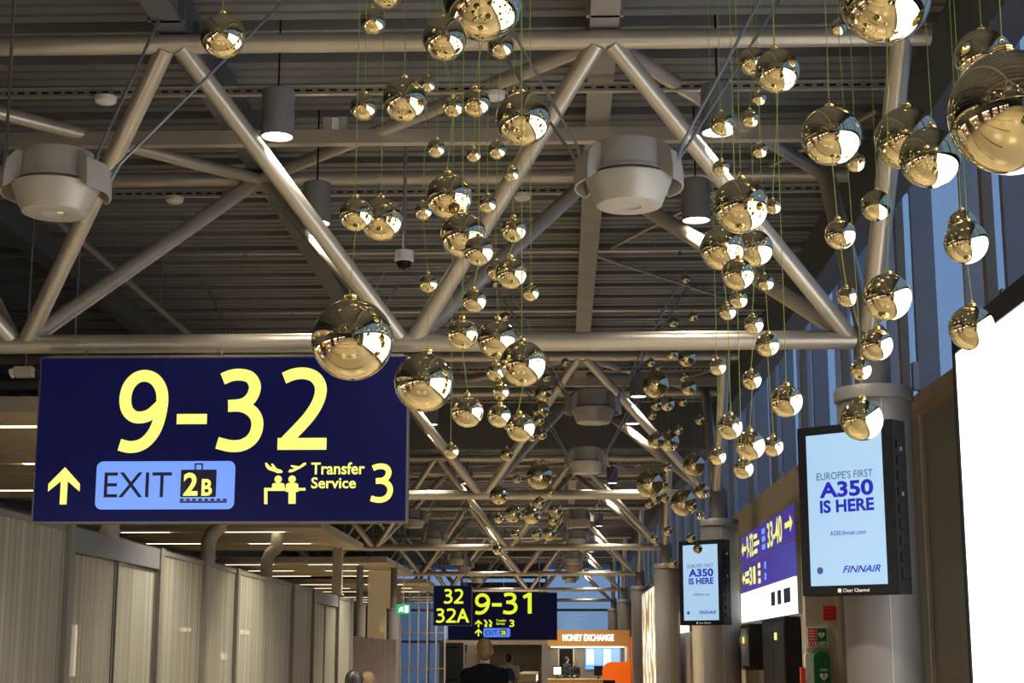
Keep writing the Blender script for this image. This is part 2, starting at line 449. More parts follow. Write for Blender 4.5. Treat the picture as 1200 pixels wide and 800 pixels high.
# longitudinal roof beams on the truss nodes
for x, m_, lb in ((-9.56, 'beam', 'dark steel roof beam over the shop ceiling panels'),
                  (-6.25, 'beam', 'dark blue-grey steel roof beam above the frosted partition'),
                  (-2.95, 'beam', 'dark blue-grey steel roof beam running over the departure gate signs'),
                  (0.36, 'beam_grey', 'grey steel box beam running above the row of pendant lamps')):
    r = thing('roof_beam', lb, 'beam', (x, 0, 6.335))
    MB().box(-0.11, 0.11, -6, 88, 0, 0.03).build('flange', M[m_], r)
    MB().box(-0.09, 0.09, -6, 88, 0.03, 0.325).build('web', M[m_], r)
    for n in range(0, 7):
        for d in (-1.95, -1.45):
            MB().box(-0.14, 0.14, n*TS+d-0.02, n*TS+d+0.02, 0.0, 0.2).build('bracket', M[m_], r)

# ================================================================ ROOF TRUSSES
def make_truss():
    t = thing('roof_truss', '', 'truss', (0, 0, 0), 0, 'tubular roof trusses across the hall')
    F, B, ZT, ZB = -1.70, 1.87, 6.255, 4.24
    st = M['steel']
    MB().tube((-9.8, 0, ZB), (2.6, 0, ZB), 0.08, 20).build('bottom_chord', st, t)
    MB().tube((-9.8, F, ZT), (2.83, F, ZT), 0.076, 20).build('top_chord', st, t)
    MB().tube((-9.8, B, ZT), (2.83, B, ZT), 0.076, 20).build('top_chord', st, t)
    tops = [-9.56, -6.25, -2.95, 0.36]; bots = [-7.9, -4.6, -1.28, 2.5]
    for Y in (F, B):
        for i, tx in enumerate(tops):
            for bx, s in ((bots[i], 1), (bots[i-1] if i else None, -1)):
                if bx is None: continue
                MB().tube((tx + s*0.06, Y, ZT-0.03), (bx - s*0.06, 0, ZB+0.03), 0.073, 16).build('diagonal', st, t)
        MB().tube((2.62, Y, ZT), (2.6, 0, ZB), 0.088, 16).build('end_strut', st, t)
    zig = [(-9.56, B), (-6.25, F), (-2.95, B), (0.36, F), (2.6, B)]
    for a, b in zip(zig[:-1], zig[1:]):
        MB().tube((a[0], a[1], ZT), (b[0], b[1], ZT), 0.062, 16).build('top_brace', st, t)
    MB().box(-9.8, 2.7, 0.37, 0.47, 6.13, 6.26).build('cross_member', st, t)
    return t
tl = {1: 'silver tubular roof truss directly above the large 9-32 sign', 2: 'tubular roof truss, the next one past the large 9-32 sign',
      3: 'tubular roof truss, the third counting from the large 9-32 sign', 4: 'tubular roof truss, the fourth counting from the large 9-32 sign',
      5: 'tubular roof truss above the money exchange kiosk, fifth from the large sign', 6: 'tubular roof truss closest to the glazed end wall',
      0: 'tubular roof truss behind the hanging gold balls, away from all signs'}
truss = make_truss()
truss.location = (0, TS, 0); truss['label'] = tl[1]
for n in (2, 3, 4, 5, 6, 0):
    copy_tree(truss, None, (0, TS*n, 0), tl[n])

# columns under the truss ends
def make_column():
    t = thing('column', '', 'column', (2.62, 0, 0), 0, 'round grey columns under the truss ends')
    MB().lathe([(0.305, 0), (0.305, 3.72)], n=40).build('sleeve', M['colgrey'], t)
    MB().lathe([(0.305, 3.70), (0.325, 3.71), (0.325, 3.79), (0.31, 3.82), (0.155, 3.84)], n=40).build('cap_ring', M['colgrey'], t)
    MB().tube((0, 0, 3.80), (0, 0, 4.24), 0.15, 24).build('upper_pipe', M['colgrey'], t)
    MB().sphere((0, 0, 4.24), 0.152, 24, 12).build('node_cap', M['colgrey'], t)
    MB().box(-0.004, 0.004, -0.309, -0.300, 0, 3.7).build('seam', M['mulld'], t)
    return t
cl = {1: 'grey round column carrying the airline display next to the white lightbox', 2: 'grey round column carrying the smaller looking airline display',
      3: 'grey round column next to the tall illuminated advertisement', 4: 'grey round column beside the orange kiosk side wall',
      5: 'grey round column behind the money exchange kiosk', 6: 'grey round column closest to the glazed end wall'}
colm = make_column(); colm.location = (2.62, TS, 0); colm['label'] = cl[1]
for n in (2, 3, 4, 5, 6):
    copy_tree(colm, None, (2.62, TS*n, 0), cl[n])

# slotted channels and pipes hung between the trusses
chan = MB().box(-5.9, 5.9, -0.03, 0.03, -0.03, 0.03).mesh('cable_channel', M['slot'])
lip = MB().box(-5.9, 5.9, -0.04, 0.04, 0.03, 0.042).mesh('lip', M['steel'])
ORD = {1: 'above the large 9-32 sign', 2: 'one bay past the large 9-32 sign', 3: 'two bays past the large 9-32 sign',
       4: 'three bays past the large 9-32 sign', 5: 'over the money exchange kiosk', 6: 'before the glazed end wall'}
for n in range(1, 7):
    for dy, z, w in ((-0.73, 6.215, 'front'), (1.90, 6.12, 'rear')):
        c = thing('cable_channel', 'slotted metal cable channel by the %s truss chord %s' % (w, ORD[n]), 'cable channel', (-3.15, TS*n+dy, z))
        put('channel', chan, c); put('lip', lip, c)
pipe = MB().tube((-12, 0, 0), (3.0, 0, 0), 0.02, 10).mesh('pipe', M['rod'])
head_m = MB().lathe([(0.0, -0.07), (0.02, -0.07), (0.02, -0.03), (0.012, 0)], n=10).mesh('sprinkler_head', M['rod'])
for n in range(1, 6):
    for k, dy in enumerate((5.97, 9.46)):
        c = thing('sprinkler_pipe', 'thin %s sprinkler pipe under the roof deck %s' % (('first', 'second')[k], ORD[n]), 'pipe', (0, TS*n+dy, 6.55))
        put('pipe', pipe, c)
        for x in (-6.6, -3.9, -1.2, 1.5): put('sprinkler_head', head_m, c, loc=(x, 0, 0))
        for x in (-7.5, -4.5, -1.5, 1.2): MB().tube((x, 0, 0), (x, 0, 0.11), 0.006, 6).build('hanger', M['rod'], c)
for n in range(1, 6):
    c = thing('roof_bracing', 'pair of thin diagonal bracing rods ' + ORD[n], 'bracing', (0.47, TS*n+6.4, 6.6))
    MB().tube((0, 0, 0), (2.5, -5.4, 0), 0.022, 10).build('brace_rod', M['steel'], c)
    MB().tube((0, 0, 0), (2.5, 3.3, 0), 0.022, 10).build('brace_rod', M['steel'], c)
tag(MB().box(-9.4, 3.0, 29.96, 30.02, 5.46, 6.335).build('smoke_curtain', M['curtain']),
    'flat dark grey smoke curtain hanging under the roof between two trusses', 'smoke curtain')

# ================================================================ LAMPS
def spot(loc, w, size, parent, blend=0.5, rad=0.08):
    ld = bpy.data.lights.new('lamp_light', 'SPOT')
    ld.energy = w; ld.color = WARM; ld.spot_size = math.radians(size); ld.spot_blend = blend; ld.shadow_soft_size = rad
    o = bpy.data.objects.new('lamp_light', ld); col.objects.link(o); o.parent = parent; o.location = loc
    return o
def pendant_meshes():
    d = {}
    d['drum'] = MB().lathe([(0, 0.44), (0.20, 0.44), (0.245, 0.425), (0.25, 0.40), (0.25, 0.24), (0.265, 0.235), (0.265, 0.215), (0.23, 0.214), (0.23, 0.19)], n=48).mesh('drum', M['lampgrey'])
    d['bowl'] = MB().lathe([(0.285, 0.195), (0.297, 0.185), (0.292, 0.165), (0.222, 0.0), (0.205, -0.008), (0.085, -0.006), (0.085, 0.03), (0.0, 0.03)], n=48).mesh('bowl', M['lampgrey'])
    d['lens'] = MB().lathe([(0.0, -0.004), (0.06, -0.003), (0.084, 0.004), (0.084, 0.02)], n=24).mesh('lens', M['lens'])
    for s, nm in ((1, 'r'), (-1, 'l')):
        mb = MB(); a0 = -0.68 if s > 0 else PI-0.68
        mb.lathe([(0.345, 0.33), (0.357, 0.33), (0.374, 0.22), (0.374, 0.125), (0.362, 0.125), (0.362, 0.22), (0.345, 0.32)], n=14, a0=a0, a1=a0+1.36)
        for e in (a0, a0+1.36):
            c, sn = math.cos(e), math.sin(e)
            pts = [(0.25, 0.405), (0.30, 0.395), (0.357, 0.33), (0.374, 0.22), (0.374, 0.125), (0.335, 0.15), (0.255, 0.22)]
            q = Vector((-sn, c, 0))*0.008
            v = [Vector((r*c, r*sn, z))+q for r, z in pts] + [Vector((r*c, r*sn, z))-q for r, z in pts]
            n = len(pts)
            mb.add(v, [tuple(range(n)), tuple(range(n, 2*n))[::-1]] + [(k, n+k, n+(k+1) % n, (k+1) % n) for k in range(n)])
        d['yoke_'+nm] = mb.mesh('yoke', M['lampgrey'])
    return d
PM = pendant_meshes()
def pendant(x, y, z, label, rods, lit=True):
    t = thing('pendant_lamp', label, 'lamp', (x, y, z), 0, 'big grey pendant lamps on angled rods')
    put('drum', PM['drum'], t); b = put('bowl', PM['bowl'], t); put('lens', PM['lens'], b)
    put('yoke', PM['yoke_r'], t); put('yoke', PM['yoke_l'], t)
    for (x0, y0, x1, y1) in rods:
        r = MB().tube((x0, y0, 0.30), (x1, y1, 6.66-z), 0.011, 8).build('rod', M['rod'], t)
        MB().tube((x0, y0, 0.24), (x0+(x1-x0)*0.05, y0+(y1-y0)*0.05, 0.30+(6.36-z)*0.05), 0.018, 8).build('rod_end', M['rod'], r)
    if lit: spot((0, 0, -0.03), PENDANT_W, 128, t, 0.7)
    return t
STD = [(0.31, -0.15, 1.25, -0.35), (0.31, 0.15, 1.35, 0.45), (-0.31, -0.15, -1.25, -0.35), (-0.31, 0.15, -1.35, 0.45)]
LEFT = [(0.30, -0.17, 0.52, 0.9), (0.33, 0.1, 1.45, 0.95), (-0.31, -0.15, -0.6, 0.6), (-0.31, 0.15, -1.4, 0.5)]
pendant(0.485, 10.5, 4.65, 'big grey pendant lamp hanging beside the gold balls under the first truss', STD)
pendant(-3.47, 10.5, 4.63, 'big grey pendant lamp with a yellow mark on its lens, above the 9-32 sign', LEFT)
for k, y in enumerate((20.9, 26.9, 38.6, 45.2, 54.8, 59.4, 69.0)):
    for x, w in ((0.45, 'over the hall centre'), (-3.55, 'beside the ceiling panels')):
        pendant(x, y, 4.65, 'grey pendant lamp, number %s past the large sign %s' % (('one', 'two', 'three', 'four', 'five', 'six', 'seven')[k], w), STD)
for y in (2.0, -5.0, -12.0, -19.0):  # unseen lamps behind the camera, added for their light on the floor
    for x in (0.45, -3.55):
        pendant(x, y, 4.65, 'unseen grey pendant lamp added to light the hall side away from the signs', STD)
tag(MB().prism([(0.035, 0.0), (0.075, 0.005), (0.07, 0.022), (0.04, 0.02)], 0, 0.004).build('sticker', M['yellow']), 'small yellow sticker on the lens of a pendant lamp', 'sticker')
stk = bpy.data.objects['sticker']; stk.location = (-3.47, 10.5-0.05, 4.622); stk.rotation_euler = (math.radians(-75), 0, 0)

DLM = {'housing': MB().lathe([(0, 0.39), (0.12, 0.39), (0.132, 0.38), (0.132, 0.0), (0.122, 0.0), (0.122, 0.03)], n=32).mesh('housing', M['downgrey']),
       'glow': MB().lathe([(0.0, 0.012), (0.122, 0.012)], n=32).mesh('lamp_glass', M['lamp_on']),
       'rose': MB().tube((0, 0, 0.39), (0, 0, 0.42), 0.03, 10).mesh('gland', M['black'])}
tn = {0: 'the truss away from all signs', 1: 'the truss over the 9-32 sign', 2: 'the second truss from it', 3: 'the third truss from the 9-32 sign', 4: 'the fourth truss from the 9-32 sign', 5: 'the truss over the kiosk', 6: 'the truss at the end wall'}
tn[2] = 'the second truss from the 9-32 sign'
for n in range(0, 7):
    for x in (-2.24, 1.27):
        for dy, z in ((-1.1, 5.70), (1.0, 5.56)):
            y = TS*n + dy
            w = 'before' if dy < 0 else 'behind'
            sd = 'on the sign side' if x < 0 else 'on the column side'
            t = thing('downlight', 'lit cylinder downlight %s, %s %s' % (sd, w, tn[n]), 'downlight', (x, y, z), 0, 'cylindrical downlights under the roof')
            put('housing', DLM['housing'], t); put('lamp_glass', DLM['glow'], t); put('gland', DLM['rose'], t)
            MB().tube((0, 0, 0.39), (0, 0, 6.865-z), 0.008, 8).build('cable', M['black'], t)
            spot((0, 0, -0.01), DOWN_W, 95, t, 0.6, 0.1)

# small things fixed to the channels
def detector(x, y, z, label):
    t = thing('smoke_detector', label, 'detector', (x, y, z))
    MB().lathe([(0.0, -0.045), (0.06, -0.045), (0.085, -0.03), (0.09, 0)], n=20).build('housing', M['white'], t)
    MB().lathe([(0.095, 0), (0.095, 0.012), (0, 0.012)], n=20).build('base', M['white'], t)
for x, y, z, w in ((-3.75, 12.47, 6.173, 'on the front channel, above the left pendant lamp'), (-0.52, 12.47, 6.173, 'on the front channel beside the gold balls'),
                   (-3.8, 15.1, 6.078, 'on the rear channel above the 9-32 sign'), (-0.35, 15.1, 6.078, 'on the rear channel behind the gold balls')):
    detector(x, y, z, 'white smoke detector ' + w)
t = thing('security_camera', 'white dome security camera hanging on a long thin rod', 'camera', (-1.40, 14.0, 5.10))
MB().lathe([(0.05, 0.15), (0.085, 0.14), (0.09, 0.05), (0.07, 0.04)], n=24).build('housing', M['white'], t)
MB().lathe([(0.07, 0.05), (0.068, 0.02), (0.045, -0.02), (0.0, -0.035)], n=24).build('dome', M['darkglass'], t)
MB().tube((0, 0, 0.14), (0, 0, 1.56), 0.016, 10).build('rod', M['rod'], t)
t = thing('junction_box', 'grey junction box with a white socket on the cross member', 'junction box', (-2.62, 13.62, 6.262))
MB().box(-0.10, -0.03, -0.04, 0.04, 0, 0.12).build('box', M['lampgrey'], t)
MB().box(-0.025, 0.04, -0.05, 0.03, 0, 0.11).build('socket', M['white'], t)
MB().box(0.045, 0.11, -0.04, 0.04, 0, 0.12).build('box', M['lampgrey'], t)
t.location = (-2.0, 13.62, 6.262)
t = thing('spotlight', 'small white spotlight with a red clip beside the 9-32 sign', 'spotlight', (-5.5, 16.0, 4.45))
MB().box(-0.10, 0.08, -0.06, 0.06, 0.0, 0.10).build('body', M['white'], t)
MB().tube((-0.10, 0, 0.05), (-0.15, 0, 0.03), 0.05, 12).build('lens', M['lens'], t)
MB().box(0.02, 0.07, -0.05, 0.05, 0.10, 0.125).build('clip', M['red'], t)
MB().tube((0, 0, 0.10), (0, 0, 2.21), 0.01, 8).build('rod', M['rod'], t)

# ================================================================ SIGNS
def panel(t, w, h, d, m_, frame=M['steel_dark']):
    MB().box(0, w, 0.004, d, 0, h).build('sign_box', frame, t)
    MB().box(0.012, w-0.012, 0, 0.02, 0.012, h-0.012).build('sign_face', m_, t)
def arrow_up(x0, z0, x1, z1):
    w, h = x1-x0, z1-z0; cx = (x0+x1)/2; s = 0.11*w
    return [(cx-s, z0), (cx+s, z0), (cx+s, z0+0.62*h), (x1, z0+0.34*h), (x1, z0+0.55*h), (cx, z1), (x0, z0+0.55*h), (x0, z0+0.34*h), (cx-s, z0+0.62*h)]
def rrect(x0, z0, x1, z1, r, n=6):
    pts = []
    for cx, cz, a in ((x1-r, z0+r, -PI/2), (x1-r, z1-r, 0), (x0+r, z1-r, PI/2), (x0+r, z0+r, PI)):
        for k in range(n+1):
            q = a + PI/2*k/n; pts.append((cx+r*math.cos(q), cz+r*math.sin(q)))
    return pts
def flat(t, poly, y, m_, name='pictogram'):
    mb = MB(); mb.add([(x, y, z) for x, z in poly], [tuple(range(len(poly)))])
    return mb.build(name, m_, t)
SW, SH = 3.095, 1.385
sg = thing('departure_sign', 'large navy illuminated overhead sign reading 9-32 with EXIT 2B and Transfer Service 3', 'sign', (-4.345, 13.0, 2.705))
panel(sg, SW, SH, 0.16, M['navy'])
def S(px, py):
    k = (py-417)/195.0
    l = 47.2-10.2*k; r = 480.3-2.8*k
    return ((px-l)/(r-l)*SW, (612.5-py)/195.5*SH)
def SB(x0, y0, x1, y1):
    a, b = S(x0, y1), S(x1, y0); return (a[0], a[1], b[0], b[1])
YL, Y1, Y2, Y3 = M['yellow'], -0.003, -0.006, -0.009
digit(sg, '9', SB(138, 434, 199.5, 530.5), Y1, YL)
digit(sg, '3', SB(253, 433, 312.5, 529.5), Y1, YL)
digit(sg, '2', SB(326, 432, 386.5, 527.5), Y1, YL)
b = SB(208, 485.5, 244, 497.5); flat(sg, [(b[0], b[1]), (b[2], b[1]), (b[2], b[3]), (b[0], b[3])], Y1, YL, 'dash')
b = SB(56, 547.5, 95.5, 591); flat(sg, arrow_up(*b), Y1, YL, 'arrow')
ex = flat(sg, rrect(*SB(112, 541, 277.5, 597), 0.055), Y1, M['exitblue'], 'exit_panel')
lettering(ex, 'EXIT', SB(122.5, 554, 203, 583), Y2, M['inknavy'], 0.0)
flat(ex, rrect(*SB(212.5, 551, 255.5, 583), 0.01), Y2, M['inknavy'], 'suitcase')
b = SB(229.5, 543.5, 239.5, 551); q = 0.012
flat(ex, [(b[0], b[1]), (b[0], b[3]), (b[2], b[3]), (b[2], b[1]), (b[2]-q, b[1]), (b[2]-q, b[3]-q), (b[0]+q, b[3]-q), (b[0]+q, b[1])], Y2, M['inknavy'], 'suitcase_handle')
lettering(ex, '2', SB(216, 554.5, 234, 581.5), Y3, YL, 0.03)
lettering(ex, 'B', SB(237.5, 562, 250.5, 581.5), Y3, YL, 0.03)
b = SB(212, 587.7, 267.5, 589.6); flat(ex, [(b[0], b[1]), (b[2], b[1]), (b[2], b[3]), (b[0], b[3])], Y2, M['inknavy'], 'conveyor')
for k in range(8):
    c = S(214.5+k*7.2, 587.3)
    flat(ex, [(c[0]+0.019*math.cos(PI*i/8), c[1]+0.019*math.sin(PI*i/8)) for i in range(9)], Y2, M['inknavy'], 'roller')
def SP(pts): return [S(x, y) for x, y in pts]
plane_dn = [(312, 543.5), (314, 543), (317.5, 547), (321, 549), (319, 544.5), (321, 544), (326, 550), (331, 551.5), (333, 553.5), (332, 555), (327.5, 555.5), (322, 553.5), (316, 551.5), (313, 548)]
plane_up = [(339, 554), (341, 551), (347, 550.5), (341.5, 547), (343.5, 546), (352, 547.5), (357.5, 543.3), (360, 543.2), (360.3, 545.5), (354, 549.5), (346.5, 553.3), (341.5, 554.8)]
flat(sg, SP(plane_dn), Y1, YL); flat(sg, SP(plane_up), Y1, YL)
for px in (327.5, 343.8):
    c = S(px, 562.5); flat(sg, [(c[0]+0.031*math.cos(2*PI*i/20), c[1]+0.031*math.sin(2*PI*i/20)) for i in range(20)], Y1, YL)
flat(sg, SP([(320, 573), (320.5, 568), (323, 566.8), (332, 566.8), (334.7, 568), (335.3, 573)]), Y1, YL)
flat(sg, SP([(336.2, 577), (336.5, 568.5), (339, 566.8), (348.5, 566.8), (351, 568.5), (351.3, 577), (348, 577.5), (348, 591), (339.5, 591), (339.5, 577.5)]), Y1, YL)
flat(sg, SP([(311, 572.4), (336, 572.4), (336, 576), (315, 576), (315, 591.3), (311, 591.3)]), Y1, YL)
flat(sg, SP([(351.4, 572.6), (359.5, 572.6), (359.5, 575.8), (351.4, 575.8)]), Y1, YL)
lettering(sg, 'Transfer', SB(366, 543, 429, 557.2), Y1, YL, 0.02)
lettering(sg, 'Service', SB(366, 560.3, 418.5, 573.3), Y1, YL, 0.02)
digit(sg, '3', SB(434.5, 545, 462.5, 589.5), Y1, YL, 0.15)
for x in (0.35, 1.5, 2.7):
    MB().tube((x, 0.08, SH), (x, 0.16, 1.47), 0.012, 8).build('hanger', M['rod'], sg)
MB().box(0.05, SW-0.05, 0.04, 0.12, SH, SH+0.02).build('hanging_rail', M['steel'], sg)

t = thing('departure_sign', 'smaller looking navy overhead sign reading 9-31, hung beyond the 32A sign', 'sign', (-3.07, 44.0, 2.015))
W2, H2 = 2.985, 1.285
panel(t, W2, H2, 0.2, M['navyd'])
def Q(x0, y0, x1, y1): return ((x0-525)/128*W2, (750-y1)/56*H2, (x1-525)/128*W2, (750-y0)/56*H2)
digit(t, '9', Q(556.5, 695.5, 574.5, 719.7), Y2, M['yellow_far'], 0.16); digit(t, '3', Q(589, 694.5, 607, 719.3), Y2, M['yellow_far'], 0.16); flat(t, [((x-525)/128*W2, (750-y)/56*H2) for x, y in [(618.5, 718.8), (623, 718.8), (623, 694.4), (619.2, 694.4), (612.5, 698.3), (614.2, 701.6), (618.5, 699.4)]], Y2, M['yellow_far'], 'digit')
b = Q(576.5, 706.5, 588, 710.5); flat(t, [(b[0], b[1]), (b[2], b[1]), (b[2], b[3]), (b[0], b[3])], Y2, M['yellow_far'], 'dash')
for y0 in (726, 736.5): flat(t, arrow_up(*Q(556.8, y0, 565, y0+8.8)), Y2, M['yellow_far'], 'arrow')
for dx in (0, 5.4):
    for pts in ([(567, 726), (569, 726), (572, 730), (570, 731)], [(568, 731), (571, 731), (571, 734.5), (568, 734.5)]):
        flat(t, [((x+dx-525)/128*W2, (750-y)/56*H2) for x, y in pts][::-1], Y2, M['yellow_far'])
lettering(t, 'Transfer\nService', Q(581.5, 725.5, 593.5, 732), Y2, M['yellow_far'], 0.02); lettering(t, '3', Q(597, 726, 602.8, 734.6), Y2, M['yellow_far'], 0.02)
e2 = flat(t, rrect(*Q(566.5, 735.8, 598, 746.3), 0.05), Y2, M['exitblue_far'], 'exit_panel')
lettering(e2, 'EXIT', Q(569, 738.2, 583, 744), Y3, M['inknavy']); b = Q(586, 737.5, 593.5, 744.2); flat(e2, rrect(*b, 0.01), Y3, M['inknavy'], 'suitcase')
lettering(e2, '2B', Q(587, 738.6, 592.6, 743.4), -0.012, M['yellow_far'], 0.03)
for x in (0.5, 2.5): MB().tube((x, 0.1, H2), (x, 0.1, 6.66-2.015), 0.015, 8).build('hanger', M['rod'], t)
t = thing('gate_sign', 'square navy overhead sign reading 32 and 32A beside the 9-31 sign', 'sign', (-3.315, 42.0, 2.37))
panel(t, 1.01, 1.035, 0.15, M['navyd'])
def Q3(x0, y0, x1, y1): return ((x0-508)/45*1.01, (733-y1)/47*1.035, (x1-508)/45*1.01, (733-y0)/47*1.035)
digit(t, '3', Q3(520, 690.3, 530.5, 707), Y2, M['yellow_far'], 0.16); digit(t, '2', Q3(532, 690.3, 543, 707), Y2, M['yellow_far'], 0.16)
digit(t, '3', Q3(511, 713, 521.5, 729.3), Y2, M['yellow_far'], 0.16); digit(t, '2', Q3(523, 713, 534.5, 729.3), Y2, M['yellow_far'], 0.16); lettering(t, 'A', Q3(535, 713, 550, 729.3), Y2, M['yellow_far'], 0.02)
for x in (0.2, 0.8): MB().tube((x, 0.07, 1.035), (x, 0.07, 6.66-2.37), 0.012, 8).build('hanger', M['rod'], t)
t = thing('exit_sign', 'small green emergency exit sign hanging on a thin rod', 'exit sign', (-4.07, 40.0, 2.625))
MB().box(0, 0.33, 0, 0.05, 0, 0.235).build('sign_box', M['green'], t)
flat(t, [(0.20, 0.04), (0.29, 0.04), (0.29, 0.2), (0.20, 0.2)], -0.003, M['letterwhite'], 'door_pictogram')
flat(t, [(0.05, 0.05), (0.08, 0.05), (0.12, 0.1), (0.15, 0.05), (0.17, 0.06), (0.14, 0.13), (0.17, 0.15), (0.16, 0.17), (0.1, 0.16), (0.06, 0.12)], -0.003, M['letterwhite'], 'running_figure')
MB().tube((0.165, 0.025, 0.235), (0.165, 0.025, 4.03), 0.012, 8).build('rod', M['rod'], t)

# portrait displays on the columns (turned towards the hall)
def make_display(label):
    t = thing('advertising_display', label, 'display', (1.92, 12.85, 2.10), math.radians(-40), 'portrait airline displays on the columns')
    W, H, D = 0.845, 1.34, 0.22
    MB().box(0, W, 0.012, D, 0, H).build('casing', M['black'], t)
    MB().box(0.005, W-0.005, 0.0, 0.015, 0.005, H-0.005).build('front_glass', M['darkglass'], t)
    for k in range(9):
        z = 0.12 + k*0.125
        MB().box(W, W+0.012, 0.06, 0.18, z, z+0.07).build('vent', M['black'], t)
    for z in (1.1, 0.75): MB().box(W, W+0.016, 0.10, 0.13, z, z+0.03).build('latch', M['rod'], t)
    x0, x1, z0, z1 = 0.085, W-0.085, 0.075, 1.27
    sc = flat(t, [(x0, z0), (x1, z0), (x1, z1), (x0, z1)], -0.002, M['skyscreen'], 'screen')
    def D_(a, b, c, d): return (x0+a*(x1-x0), z0+b*(z1-z0), x0+c*(x1-x0), z0+d*(z1-z0))
    BP = M['blueprint']
    lettering(sc, "EUROPE'S FIRST", D_(0.13, 0.695, 0.87, 0.745), -0.004, M['bluegrey'], 0.0)
    lettering(sc, 'A350', D_(0.16, 0.575, 0.87, 0.68), -0.004, BP, 0.035)
    lettering(sc, 'IS HERE', D_(0.16, 0.475, 0.87, 0.56), -0.004, BP, 0.035)
    lettering(sc, 'A350.finnair.com', D_(0.28, 0.325, 0.75, 0.355), -0.004, BP, 0.005)
    lettering(sc, 'FINNAIR', D_(0.43, 0.08, 0.92, 0.125), -0.004, BP, 0.015, shear=0.35)
    gx, gz, _, _ = D_(0.13, 0.10, 0, 0)
    flat(sc, [(gx+0.028*math.cos(2*PI*i/20), gz+0.028*math.sin(2*PI*i/20)) for i in range(20)], -0.004, M['bluegrey'], 'globe_emblem')
    lettering(t, 'Clear Channel', (0.37, 0.022, 0.60, 0.048), -0.003, M['signwhite'], 0.01)
    flat(t, [(0.325, 0.02), (0.355, 0.02), (0.355, 0.05), (0.325, 0.05)], -0.003, M['signwhite'], 'maker_mark')
    MB().box(0.35, 0.5, 0.22, 0.34, 0.5, 0.9).build('bracket', M['black'], t)
    return t
dsp = make_display('black framed portrait airline display on the column beside the bright white lightbox')
copy_tree(dsp, None, (1.92, 12.85+TS, 2.10), 'black framed portrait airline display on the column one bay past the lightbox')

# big white lightbox on the right wall
t = thing('advertising_lightbox', 'very bright white illuminated advertising lightbox with a black frame', 'lightbox', (3.1, 1.6, 0.3))
MB().box(0.02, 0.30, 0, 10.78, 0, 3.82).build('casing', M['mulld'], t)
MB().box(0.0, 0.05, 0.06, 10.73, 0.10, 3.65).build('screen', M['bigscreen'], t)
MB().box(-0.015, 0.02, 0, 10.78, 3.65, 3.82).build('frame_top', M['black'], t)
MB().box(-0.015, 0.02, 0, 10.78, 0, 0.10).build('frame_bottom', M['black'], t)
for y in (0, 10.73): MB().box(-0.015, 0.02, y, y+0.05, 0.10, 3.65).build('frame_side', M['black'], t)
for y, z in ((1.0, 0.6), (1.0, 2.8), (9.0, 0.6), (9.0, 2.8)): MB().box(0.30, 0.74, y, y+0.3, z, z+0.1).build('bracket', M['mulld'], t)

